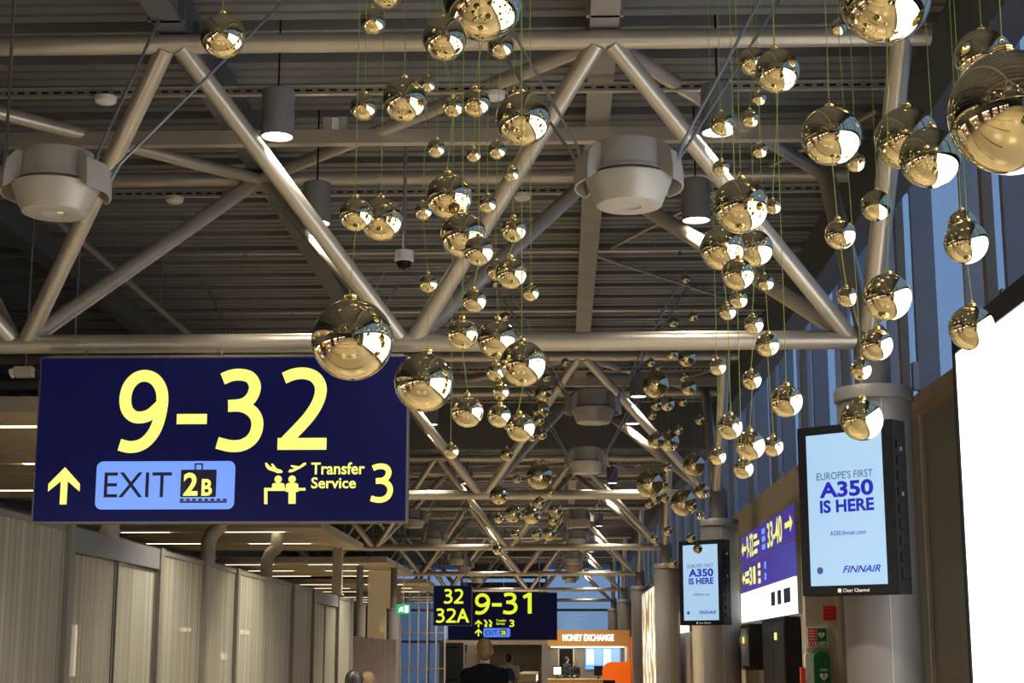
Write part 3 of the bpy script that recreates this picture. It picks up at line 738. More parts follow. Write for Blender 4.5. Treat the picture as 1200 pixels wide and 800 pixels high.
# direction signs on the boxed-out wall: built facing -Y, then turned to face the hall
def wall_sign(y_far, y_near, label, full=True):
    L = y_far - y_near
    t = thing('direction_sign', label, 'sign', (3.14, y_far, 2.18), math.radians(-90))
    MB().box(0, L, 0.005, 0.055, 0, 1.46).build('sign_box', M['mulld'], t)
    for (z0, z1, m_) in ((0.985, 1.45, 'purple'), (0.50, 0.965, 'purple')):
        MB().box(0.02, L-0.02, 0.0, 0.03, z0, z1).build('sign_face', M[m_], t)
    MB().box(0.02, L-0.02, -0.03, 0.03, 0.0, 0.48).build('lightbox', M['milk'], t)
    if full:
        X = L/6.4
        flat(t, [(x*X, z) for x, z in [(0.1, 1.22), (0.35, 1.10), (0.35, 1.18), (0.75, 1.18), (0.75, 1.26), (0.35, 1.26), (0.35, 1.34)]], -0.004, YL, 'arrow')
        lettering(t, '9-32', (0.85*X, 1.03, 1.75*X, 1.41), -0.004, YL, 0.02)
        for k in range(3): flat(t, rrect(1.85*X, 1.05+0.12*k, (2.3+0.25*(k == 1))*X, 1.12+0.12*k, 0.02), -0.004, YL, 'text_block')
        for k in range(3): flat(t, rrect(2.9*X, 1.05+0.12*k, 3.3*X, 1.13+0.12*k, 0.02), -0.004, M['exitblue'], 'text_block')
        lettering(t, '33-40', (3.55*X, 1.03, 5.15*X, 1.41), -0.004, YL, 0.02)
        flat(t, [(x*X, z) for x, z in [(6.2, 1.22), (5.95, 1.34), (5.95, 1.26), (5.45, 1.26), (5.45, 1.18), (5.95, 1.18), (5.95, 1.10)]], -0.004, YL, 'arrow')
        MB().box(5.28*X, 5.31*X, -0.003, 0.002, 0.985, 1.45).build('divider', M['mulld'], t)
        flat(t, [(x*X, z) for x, z in [(0.1, 0.73), (0.3, 0.62), (0.3, 0.69), (0.5, 0.69), (0.5, 0.77), (0.3, 0.77), (0.3, 0.84)]], -0.004, YL, 'arrow')
        for k in range(2): flat(t, rrect(0.55*X, 0.63+0.12*k, 1.1*X, 0.71+0.12*k, 0.02), -0.004, YL, 'text_block')
        lettering(t, '3', (1.15*X, 0.58, 1.5*X, 0.88), -0.004, YL, 0.03)
        flat(t, rrect(1.65*X, 0.58, 1.95*X, 0.86, 0.03), -0.004, YL, 'pictogram')
        for k in range(3): flat(t, rrect(2.3*X, 0.56+0.12*k, 2.6*X, 0.64+0.12*k, 0.02), -0.004, YL, 'pictogram')
        for k in range(2): flat(t, rrect(3.1*X, 0.58+0.17*k, 3.3*X, 0.69+0.17*k, 0.02), -0.004, M['exitblue'], 'pictogram')
        for a, c in ((4.0, 4.45), (4.7, 5.1), (5.35, 6.0)):
            flat(t, rrect(a*X, 0.16, c*X, 0.36, 0.02), -0.034, M['inknavy'], 'shop_mark')
    else:
        lettering(t, '9-32', (0.85, 1.06, 1.9, 1.38), -0.004, YL, 0.02); lettering(t, '33-40', (3.2, 1.06, 4.6, 1.38), -0.004, YL, 0.02)
        lettering(t, '3', (1.0, 0.58, 1.5, 0.88), -0.004, YL, 0.03)
wall_sign(27.9, 21.45, 'purple wall sign with 9-32 and 33-40 arrows above a white lightbox')
wall_sign(45.6, 39.6, 'purple wall sign with yellow numbers glimpsed behind the farther airline display', False)

# ================================================================ LEFT SIDE
PX = -5.3
gp = thing('glass_partition', 'long partition of striped frosted glass panels with grey posts and sliding doors', 'partition', (PX, 0, 0))
posts = [9.6, 13.2, 17.06, 20.99, 23.7, 26.1, 28.9, 31.7, 34.3, 38.1, 40.6]
post_m = MB().box(-0.07, 0.07, -0.09, 0.09, 0, 3.02).mesh('post', M['partpost'])
for y in posts: put('post', post_m, gp, loc=(0, y, 0))
for a, b in zip(posts[:-1], posts[1:]):
    a, b = a+0.09, b-0.09
    door = abs(a-17.15) < 0.01 or abs(a-34.39) < 0.01
    if door:
        MB().box(-0.05, 0.05, a, b, 2.74, 3.0).build('door_header', M['header'], gp)
        m = (a+b)/2
        for y0, y1 in ((a, m-0.03), (m+0.03, b)):
            d = MB().box(-0.02, 0.0, y0, y1, 0.05, 2.72).build('door_leaf', M['frost'], gp)
            MB().box(-0.03, 0.012, y0, y0+0.05, 0.03, 2.73).build('stile', M['steel_dark'], d)
            MB().box(-0.03, 0.012, y1-0.05, y1, 0.03, 2.73).build('stile', M['steel_dark'], d)
    else:
        MB().box(-0.012, 0.012, a, b, 0.08, 2.94).build('glass_panel', M['frost'], gp)
        MB().box(-0.03, 0.03, a, b, 2.94, 3.0).build('top_rail', M['partpost'], gp)
        MB().box(-0.03, 0.03, a, b, 0.0, 0.08).build('bottom_rail', M['partpost'], gp)

# shop behind the partition: back wall and a few lit fittings glimpsed through the glass
struct('wall_shop', MB().box(-9.1, -9.0, -20, 60, 0, 4.0).build('wall_shop', M['walltan']))
def lightbox(x, y0, y1, z0, z1, m_, label):
    t = thing('shop_lightbox', label, 'lightbox', (x, y0, z0))
    MB().box(-0.10, 0, 0, y1-y0, 0, z1-z0).build('casing', M['mull'], t)
    MB().box(0, 0.015, 0.03, y1-y0-0.03, 0.03, z1-z0-0.03).build('lit_face', m_, t)
    MB().box(-0.08, -0.02, (y1-y0)/2-0.04, (y1-y0)/2+0.04, -z0, 0).build('stand', M['mull'], t)
M['poster_blue'] = glow('poster_blue_glow', srgb(90, 130, 230), 1.6)
M['poster_yellow'] = glow('poster_yellow_glow', (1, 0.9, 0.1), 1.5)
M['poster_orange'] = glow('poster_orange_glow', srgb(230, 150, 80), 1.0)
M['poster_cream'] = glow('poster_cream_glow', srgb(255, 235, 200), 2.0)
for x, y0, y1, z0, z1, m_, lb in (
        (-7.0, 30.6, 32.2, 1.5, 1.95, 'poster_blue', 'blue lit poster glimpsed through the partition'),
        (-7.3, 30.8, 32.3, 2.05, 2.18, 'poster_cream', 'white lit shop lettering strip above the blue poster behind the glass'),
        (-7.2, 23.6, 23.9, 1.3, 2.1, 'poster_cream', 'tall narrow cream light behind the sliding door'),
        (-7.4, 19.2, 19.5, 2.0, 2.4, 'poster_cream', 'small cream shop light nearest the wide door header'),
        (-7.0, 16.5, 16.75, 1.8, 2.05, 'poster_cream', 'small white shop light low behind the first glass panel'),
        (-7.6, 36.0, 37.2, 1.5, 1.7, 'poster_cream', 'small white sign at the far end of the shop'),
        (-6.4, 15.9, 16.05, 2.55, 2.85, 'poster_yellow', 'small yellow lit mark behind the first glass panel'),
        (-7.0, 34.6, 36.2, 2.05, 2.2, 'poster_cream', 'white lit lettering strip behind the panel next to the poster'),
        (-7.6, 26.5, 28.0, 1.2, 1.6, 'poster_orange', 'faint orange lit counter behind the glass next to the wide door'),
        (-8.6, 4.0, 6.4, 1.0, 2.4, 'poster_orange', 'wide orange lit shop window display')):
    lightbox(x, y0, y1, z0, z1, M[m_], lb)

# open shops on the side of the hall that only shows mirrored in the balls
def shop_shelf(x, y, rz, k):
    t = thing('shop_shelf', 'lit shop shelf unit with rows of %s goods' % ('orange', 'white', 'red', 'amber', 'blue', 'cream', 'brown')[k], 'shelf', (x, y, 0), rz)
    MB().box(0, 2.2, 0.35, 0.40, 0, 2.4).build('back_panel', M['fascia'], t)
    for s in (0, 2.15): MB().box(s, s+0.05, 0, 0.35, 0, 2.4).build('side_panel', M['mulld'], t)
    for q in range(5):
        MB().box(0.05, 2.15, 0, 0.35, 0.1+0.5*q, 0.14+0.5*q).build('shelf_board', M['fascia'], t)
        if q < 4:
            for i in range(5): MB().box(0.12+0.4*i, 0.42+0.4*i, 0.06, 0.3, 0.14+0.5*q, 0.34+0.5*q+0.1*((i+q+k) % 2)).build('goods', M[('redor', 'poster_orange', 'signwhite', 'pack', 'poster_cream', 'ochre', 'poster_blue')[(i*2+q+k) % 7]], t)
    MB().box(0.05, 2.15, 0.05, 0.3, 2.32, 2.38).build('shelf_light', M['lamp_on'], t)
for k, y in enumerate((-14, -10.5, -7, -3.5, 0, 3.5, 7.5)): shop_shelf(-5.6, y, math.radians(90), k)
t = thing('christmas_tree', 'dark green christmas tree with small warm lights beside the lightbox end', 'tree', (2.35, 0.4, 0))
M['fir'] = mat('fir_green', (0.015, 0.04, 0.018), 0.9, 0, 0.4, 30, 0.6)
rt = random.Random(3)
MB().tube((0, 0, 0), (0, 0, 0.5), 0.07, 10).build('trunk', M['shoe'], t)
for q in range(7):
    z0, r0 = 0.35+0.42*q, 0.78-0.10*q
    mb = MB(); n = 26
    v = [(0, 0, z0+0.62)]
    for i in range(n):
        a_ = 2*PI*i/n; rr = r0*(1.0 if i % 2 else 0.72)*rt.uniform(0.9, 1.08)
        v.append((rr*math.cos(a_), rr*math.sin(a_), z0+rt.uniform(-0.06, 0.06)))
    v.append((0, 0, z0+0.12))
    mb.add(v, [(0, 1+i, 1+(i+1) % n) for i in range(n)] + [(n+1, 1+(i+1) % n, 1+i) for i in range(n)])
    tier = mb.build('branch_tier', M['fir'], t)
    lm = MB()
    for i in range(10):
        a_ = rt.uniform(0, 6.28); rr = r0*rt.uniform(0.6, 0.95)
        lm.sphere((rr*math.cos(a_), rr*math.sin(a_), z0+0.62*(1-rr/r0)+0.03), 0.018, 6, 4)
    lm.build('fairy_lights', M['lamp_on'], tier)

t = thing('conduit', 'long grey conduit pipe running under the roof above the partition', 'pipe', (-5.15, 0, 6.02))
MB().tube((0, 2, 0), (0, 29.9, 0), 0.045, 12).build('pipe', M['steel_dark'], t)
for y in range(4, 29, 4): MB().tube((0, y, 0), (0, y, 0.845), 0.008, 6).build('hanger', M['rod'], t)
# suspended acoustic ceiling panels on the left, with recessed light strips
def ceiling_panel(y0, y1, label):
    t = thing('ceiling_panel', label, 'ceiling panel', (-4.82, y0, 4.13), 0, 'suspended cream ceiling panels')
    L = y1-y0; X0 = -6.2
    n = max(2, round(L/1.2)); strips = []
    for k in range(n):
        a, b = L*k/n, L*(k+1)/n
        for (xa, xb) in ((X0, X0+3.1), (X0+3.1, 0)):
            MB().box(xa+0.006, xb-0.006, a+0.006, b-0.006-0.14, 0.0, 0.08).build('acoustic_tile', M['slab'], t)
        MB().box(X0+0.1, 0, b-0.14, b-0.006, 0.07, 0.08).build('trough', M['slab'], t)
        if k % 3 == 0:
            for xa, xb in ((-2.3, -0.9), (-4.9, -3.3)):
                MB().box(xa, xb, b-0.135, b-0.012, -0.004, 0.068).build('light_strip', M['strip_on'], t)
    MB().box(X0-0.03, 0.03, -0.03, 0.0, 0.0, 0.16).build('fascia', M['fascia'], t)
    MB().box(X0-0.03, 0.03, L, L+0.03, 0.0, 0.16).build('fascia', M['fascia'], t)
    MB().box(0.0, 0.03, 0, L, 0.0, 0.16).build('fascia', M['fascia'], t)
    for x in (-0.4, -3.0, -5.8):
        for y in (0.4, L-0.4): MB().tube((x, y, 0.08), (x, y, 2.53), 0.008, 6).build('hanger', M['rod'], t)
for a, b, lb in ((16.3, 25.6, 'cream suspended ceiling panel behind the large 9-32 sign'), (31.9, 38.9, 'cream suspended ceiling panel above the second sliding door'),
                 (44.2, 52.1, 'cream suspended ceiling panel beyond the partition end'), (57.4, 65.3, 'cream suspended ceiling panel above the black framed doorway'),
                 (70.6, 78.6, 'cream suspended ceiling panel nearest the glazed end wall'), (3.0, 12.4, 'cream suspended ceiling panel on the near side of the large sign')):
    ceiling_panel(a, b, lb)
t = thing('post', 'slender beige post standing above the partition end under a ceiling panel', 'post', (-4.98, 38.0, 3.0))
MB().box(-0.11, 0.11, -0.11, 0.11, 0, 1.13).build('shaft', M['fascia'], t)
MB().box(-0.15, 0.15, -0.15, 0.15, 0, 0.03).build('foot_plate', M['fascia'], t)
t.location = (-5.3, 38.1, 3.02)
for k, (y, lb) in enumerate(((21.5, 'short cream duct elbow above the wide door header'), (27.6, 'cream duct elbow above the partition, behind the blue poster bay'), (33.2, 'cream duct elbow above the partition close to the second door'))):
    t = thing('duct', lb, 'duct', (-6.1, y, 3.2))
    pts = [(0, 0, -0.2), (0, 0, 0.35), (0.06, 0, 0.5), (0.2, 0, 0.62), (0.2, 0, 0.93)]
    MB().path(pts, 0.13, 16).build('pipe', M['duct'], t)
    for p in pts[1:-1]: MB().sphere(p, 0.13, 16, 10).build('elbow_joint', M['duct'], t)
    MB().lathe([(0.15, 0), (0.15, 0.05)], (0, 0, 0.05), 16).build('collar', M['duct'], t)
    MB().box(-0.2, 0.2, -0.2, 0.2, -3.2, -0.2).build('riser', M['mull'], t)

# far left: columns, cream wall, hoarding, glazed lobby
def round_post(x, y, r, h, label):
    t = thing('column', label, 'column', (x, y, 0))
    MB().lathe([(r, 0), (r, h)], n=28).build('shaft', M['colgrey'], t)
    MB().lathe([(r, h-0.06), (r*1.08, h-0.05), (r*1.08, h), (r*0.5, h+0.01), (r*0.5, 4.3), (0, 4.3)], n=28).build('cap', M['colgrey'], t)
round_post(-5.75, 46.0, 0.19, 3.05, 'pale round column at the end of the frosted partition')
round_post(-4.87, 47.0, 0.20, 2.95, 'grey round column between the cream wall and the glazed lobby')
struct('wall_cream', MB().box(-5.75, -5.05, 48.0, 48.2, 0, 4.1).build('wall_cream', M['cream']))
t = thing('hoarding', 'lavender grey boarded hoarding with vertical joints beside the partition end', 'hoarding', (-5.68, 44.0, 0))
for k in range(8):
    MB().box(k*0.152, k*0.152+0.146, 0, 0.04, 0, 2.13-0.015*k).build('board', M['hoard'], t)
for k in range(5): MB().box(0.02, 1.2, -0.004, 0.0, 0.4+0.36*k, 0.404+0.36*k).build('fixing_line', M['mull'], t)
gl = thing('glazed_lobby', 'tall blue glazed lobby screen with thin vertical frames behind the exit sign', 'glazing', (-5.94, 60.0, 0))
for k in range(6): MB().box(k*0.33-0.025, k*0.33+0.025, -0.05, 0.05, 0, 3.9).build('mullion', M['mull'], gl)
for k in range(5):
    for z0, z1 in ((0.05, 1.1), (1.14, 2.4), (2.45, 3.86)):
        MB().box(k*0.33+0.03, k*0.33+0.30, -0.005, 0.005, z0, z1).build('pane', M['glasslobby'], gl)
for z in (0.02, 1.12, 2.42, 3.88): MB().box(-0.02, 1.67, -0.04, 0.04, z-0.025, z+0.025).build('transom', M['tan'], gl)
MB().box(-0.2, 0.0, -0.1, 0.1, 0, 4.1).build('jamb', M['tan'], gl)

# portal wall at the far end with a doorway, and a black framed door next to it
wp = struct('wall_portal')
MB().box(-4.5, -3.68, 62, 62.3, 0, 2.0).build('pier', M['colgrey'], wp)
MB().box(-0.72, -0.1, 62, 62.3, 0, 2.0).build('pier', M['colgrey'], wp)
MB().box(-4.5, -0.1, 62, 62.3, 2.0, 2.22).build('lintel', M['tan'], wp)
MB().box(-3.68, -3.60, 62.3, 74, 0, 2.3).build('tunnel_side', M['tunnel'], wp)
MB().box(-0.80, -0.72, 62.3, 74, 0, 2.3).build('tunnel_side', M['tunnel'], wp)
MB().box(-3.7, -0.7, 74, 74.1, 0, 2.3).build('tunnel_end', M['tunnel'], wp)
for k in range(12):
    MB().box(-3.6, -0.8, 62.5+k*0.95, 63.1+k*0.95, 2.22, 2.28).build('ceiling_slat', M['fascia'] if k % 3 else M['strip_on'], wp)  # every third slat is a glowing strip, added to brighten the dark doorway
for k in range(5):
    t = thing('sales_case', 'low lit display case number %s inside the far doorway' % ('one', 'two', 'three', 'four', 'five')[k], 'display case', (-1.4+0.0, 64.0+k*1.6, 0))
    MB().box(-0.25, 0.45, 0, 1.1, 0, 0.55).build('body', M['tunnel'], t)
    MB().box(-0.22, 0.42, 0.05, 1.05, 0.55, 0.85).build('goods', M['poster_cream'] if k % 2 else M['tan'], t)
    MB().box(-0.25, 0.45, 0, 1.1, 0.85, 0.9).build('lid', M['mull'], t)
t = thing('framed_door', 'black framed glass door beside the far doorway', 'door', (-4.62, 61.6, 0))
for x0, x1, z0, z1 in ((0, 0.14, 0, 2.07), (0.78, 0.92, 0, 2.07), (0.14, 0.78, 1.93, 2.07), (0.14, 0.78, 0.72, 0.80)):
    MB().box(x0, x1, 0, 0.12, z0, z1).build('frame', M['black'], t)
for z0, z1 in ((0.8, 1.93), (0.02, 0.72)): MB().box(0.14, 0.78, 0.04, 0.06, z0, z1).build('pane', M['darkglass'], t)

# money exchange kiosk
k_ = thing('money_exchange_kiosk', 'ochre money exchange kiosk with white lettering on its header', 'kiosk', (-0.45, 57.0, 0))
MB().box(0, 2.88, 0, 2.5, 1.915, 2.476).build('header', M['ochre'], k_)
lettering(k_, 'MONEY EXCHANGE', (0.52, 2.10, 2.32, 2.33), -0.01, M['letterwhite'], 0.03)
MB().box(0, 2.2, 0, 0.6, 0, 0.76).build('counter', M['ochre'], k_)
MB().box(-0.02, 2.2, -0.05, 0.65, 0.76, 0.80).build('counter_top', M['fascia'], k_)
MB().box(0.0, 2.88, 2.4, 2.5, 0, 1.915).build('back_wall', M['colgrey'], k_)
MB().box(2.78, 2.88, 0, 2.4, 0, 1.915).build('side_wall', M['beige'], k_)
MB().box(0.35, 0.95, 2.36, 2.40, 0.85, 1.88).build('window_frame', M['mull'], k_)
MB().box(0.40, 0.90, 2.35, 2.36, 0.90, 1.84).build('window_pane', M['poster_blue'] if False else M['darkglass'], k_)
MB().box(0.1, 2.7, 0.5, 2.2, 1.88, 1.912).build('ceiling_light', M['strip_on'], k_)
M['rate_blue'] = glow('rate_board_blue', srgb(110, 180, 240), 1.0)
rb = MB().box(1.35, 2.63, 2.30, 2.36, 1.10, 1.90).build('rate_board', M['rate_blue'], k_)
for c in range(2):
    MB().box(1.40+c*0.62, 1.66+c*0.62, 2.29, 2.30, 1.28, 1.82).build('rate_column', M['letterwhite'], rb)
    for r in range(7):
        MB().box(1.70+c*0.62, 1.96+c*0.62, 2.29, 2.30, 1.29+r*0.077, 1.34+r*0.077).build('rate_row', M['skyscreen'], rb)
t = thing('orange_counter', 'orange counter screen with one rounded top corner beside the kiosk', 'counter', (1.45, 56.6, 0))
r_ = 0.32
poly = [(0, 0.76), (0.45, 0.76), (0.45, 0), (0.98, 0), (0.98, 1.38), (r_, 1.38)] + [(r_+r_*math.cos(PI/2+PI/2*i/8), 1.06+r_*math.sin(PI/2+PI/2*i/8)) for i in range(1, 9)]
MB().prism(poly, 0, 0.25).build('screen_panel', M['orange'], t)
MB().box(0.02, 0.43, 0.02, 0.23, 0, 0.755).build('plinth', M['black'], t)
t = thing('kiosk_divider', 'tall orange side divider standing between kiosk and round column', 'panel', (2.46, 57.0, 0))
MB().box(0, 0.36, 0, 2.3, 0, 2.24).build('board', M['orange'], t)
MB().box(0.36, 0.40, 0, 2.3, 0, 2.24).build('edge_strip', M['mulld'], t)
def monitor(x, y, z, rz, label):
    t = thing('monitor', label, 'monitor', (x, y, z), rz)
    MB().box(-0.16, 0.16, -0.02, 0.02, 0.10, 0.44).build('screen_case', M['black'], t)
    MB().box(-0.13, 0.13, -0.025, -0.02, 0.14, 0.40).build('screen', M['poster_cream'] if rz < 0.1 else M['darkglass'], t)
    MB().box(-0.02, 0.02, 0.0, 0.03, 0.0, 0.12).build('stem', M['black'], t)
    MB().box(-0.1, 0.1, -0.06, 0.08, 0, 0.015).build('foot', M['black'], t)
monitor(-0.12, 57.35, 0.80, 0.0, 'small counter display with a cream notice at the kiosk end')
monitor(1.33, 57.35, 0.80, 0.3, 'dark counter monitor beside the orange counter screen')
t = thing('keyboard', 'flat grey keyboard tray on the kiosk counter', 'keyboard', (0.72, 57.3, 0.80))
MB().box(-0.22, 0.22, -0.08, 0.08, 0, 0.02).build('base', M['mull'], t)
MB().box(-0.2, 0.2, -0.06, 0.06, 0.02, 0.03).build('keys', M['black'], t)

# tall illuminated advertisement beyond the third column
t = thing('illuminated_advertisement', 'tall illuminated cream and brown wall advertisement beside a round column', 'advertisement', (2.58, 41.2, 0.0))
MB().box(0, 0.08, 0, 9.6, 0, 3.55).build('frame', M['mulld'], t)
def ad_mat():
    m = glow('advert_print', (1.0, 0.95, 0.8), 1.05); nt = m.node_tree; b = nt.nodes['Principled BSDF']
    tc = nt.nodes.new('ShaderNodeTexCoord'); nz = nt.nodes.new('ShaderNodeTexNoise'); nz.inputs['Scale'].default_value = 1.3; nz.inputs['Detail'].default_value = 4
    cr = nt.nodes.new('ShaderNodeValToRGB'); e = cr.color_ramp.elements
    e[0].position = 0.42; e[0].color = (0.35, 0.16, 0.04, 1); e[1].position = 0.56; e[1].color = (1, 0.95, 0.82, 1)
    e2 = e.new(0.49); e2.color = (0.55, 0.5, 0.25, 1)
    nt.links.new(tc.outputs['Object'], nz.inputs['Vector']); nt.links.new(nz.outputs['Fac'], cr.inputs['Fac']); nt.links.new(cr.outputs['Color'], b.inputs['Emission Color'])
    return m
M['advert'] = ad_mat()
MB().box(-0.02, 0, 0.08, 9.52, 0.08, 3.47).build('lit_print', M['advert'], t)

# screens under the direction sign
def cabinet(y0, y1, z0, z1, label, dots):
    t = thing('information_screen', label, 'screen', (2.98, y0, 0))
    L = y1-y0
    MB().box(0, 0.20, 0, L, z0, z1).build('casing', M['black'], t)
    for a, b in ((0.06, L/2-0.02), (L/2+0.02, L-0.06)):
        MB().box(-0.008, 0, a, b, z0+0.06, z1-0.06).build('glass', M['darkglass'], t)
    if dots: MB().box(-0.012, -0.008, L/2-0.45, L/2-0.2, z1-0.3, z1-0.2).build('lit_mark', M['yellow'], t)
    if z0 > 0.2: MB().box(0.04, 0.18, L/2-0.1, L/2+0.1, 0, z0).build('stand', M['beige'], t)
cabinet(25.6, 27.9, 1.40, 2.12, 'dark wall screen with a small yellow mark under the lightbox', True)
cabinet(21.6, 24.0, 0.0, 2.14, 'tall dark screen cabinet under the lightbox near the defibrillator', True)

# things on the end of the boxed-out wall
t = thing('notice', 'plain dark red notice plate on the beige wall end', 'notice', (3.43, 21.18, 2.08))
MB().box(0, 0.19, -0.006, 0.02, 0, 0.185).build('plate', M['red'], t)
for k in range(3): MB().box(0.02, 0.10+0.03*(k == 1), -0.008, -0.006, 0.04+0.055*k, 0.05+0.055*k).build('text_line', M['redor'], t)
t = thing('defibrillator_sign', 'small red and green sign reading 112 and AED with a heart', 'sign', (3.21, 21.18, 1.735))
MB().box(0, 0.262, -0.006, 0.02, 0, 0.255).build('plate', M['signwhite'], t)
flat(t, [(0.01, 0.01), (0.125, 0.01), (0.125, 0.245), (0.01, 0.245)], -0.008, M['redor'], 'red_field')
flat(t, [(0.13, 0.01), (0.252, 0.01), (0.252, 0.245), (0.13, 0.245)], -0.008, M['greenpaint'], 'green_field')
lettering(t, '112', (0.02, 0.02, 0.118, 0.075), -0.010, M['signwhite'], 0.02); lettering(t, 'AED', (0.137, 0.02, 0.245, 0.075), -0.010, M['signwhite'], 0.02)
def heart(cx, cz, s): return [(cx, cz-0.9*s), (cx+0.95*s, cz+0.15*s), (cx+0.9*s, cz+0.65*s), (cx+0.5*s, cz+0.85*s), (cx+0.12*s, cz+0.7*s), (cx, cz+0.45*s), (cx-0.12*s, cz+0.7*s), (cx-0.5*s, cz+0.85*s), (cx-0.9*s, cz+0.65*s), (cx-0.95*s, cz+0.15*s)]
def bolt(cx, cz, s): return [(cx+0.1*s, cz+0.6*s), (cx-0.3*s, cz-0.05*s), (cx, cz-0.05*s), (cx-0.15*s, cz-0.6*s), (cx+0.3*s, cz+0.1*s), (cx+0.02*s, cz+0.1*s), (cx+0.3*s, cz+0.6*s)]
flat(t, heart(0.185, 0.155, 0.045), -0.010, M['signwhite'], 'heart'); flat(t, bolt(0.185, 0.155, 0.045), -0.012, M['greenpaint'], 'lightning_mark')
for k in range(4): flat(t, [(0.02, 0.1+0.035*k), (0.10, 0.1+0.035*k), (0.10, 0.11+0.035*k), (0.02, 0.11+0.035*k)], -0.010, M['signwhite'], 'text_line')
t = thing('defibrillator_cabinet', 'rounded green and clear defibrillator cabinet on the beige wall end', 'cabinet', (3.16, 21.18, 1.12))
MB().prism(rrect(0.10, 0, 0.31, 0.56, 0.09), -0.16, 0.02).build('body', M['greenpaint'], t)
MB().prism(rrect(0.0, 0.03, 0.12, 0.55, 0.055), -0.12, 0.02).build('clear_cover', M['white'], t)
flat(t, heart(0.22, 0.24, 0.055), -0.163, M['signwhite'], 'heart'); flat(t, bolt(0.22, 0.24, 0.055), -0.166, M['greenpaint'], 'lightning_mark')
lettering(t, 'AED', (0.17, 0.315, 0.27, 0.345), -0.163, M['signwhite'], 0.02)
MB().box(-0.06, -0.01, -0.10, 0.01, 0.0, 0.36).build('instruction_strip', M['redor'], t)
t = thing('fire_point_strip', 'narrow red strip handle on the beige wall end', 'handle', (3.74, 21.17, 1.70))
MB().box(-0.02, 0.02, -0.02, 0.0, 0, 0.22).build('strip', M['red'], t)

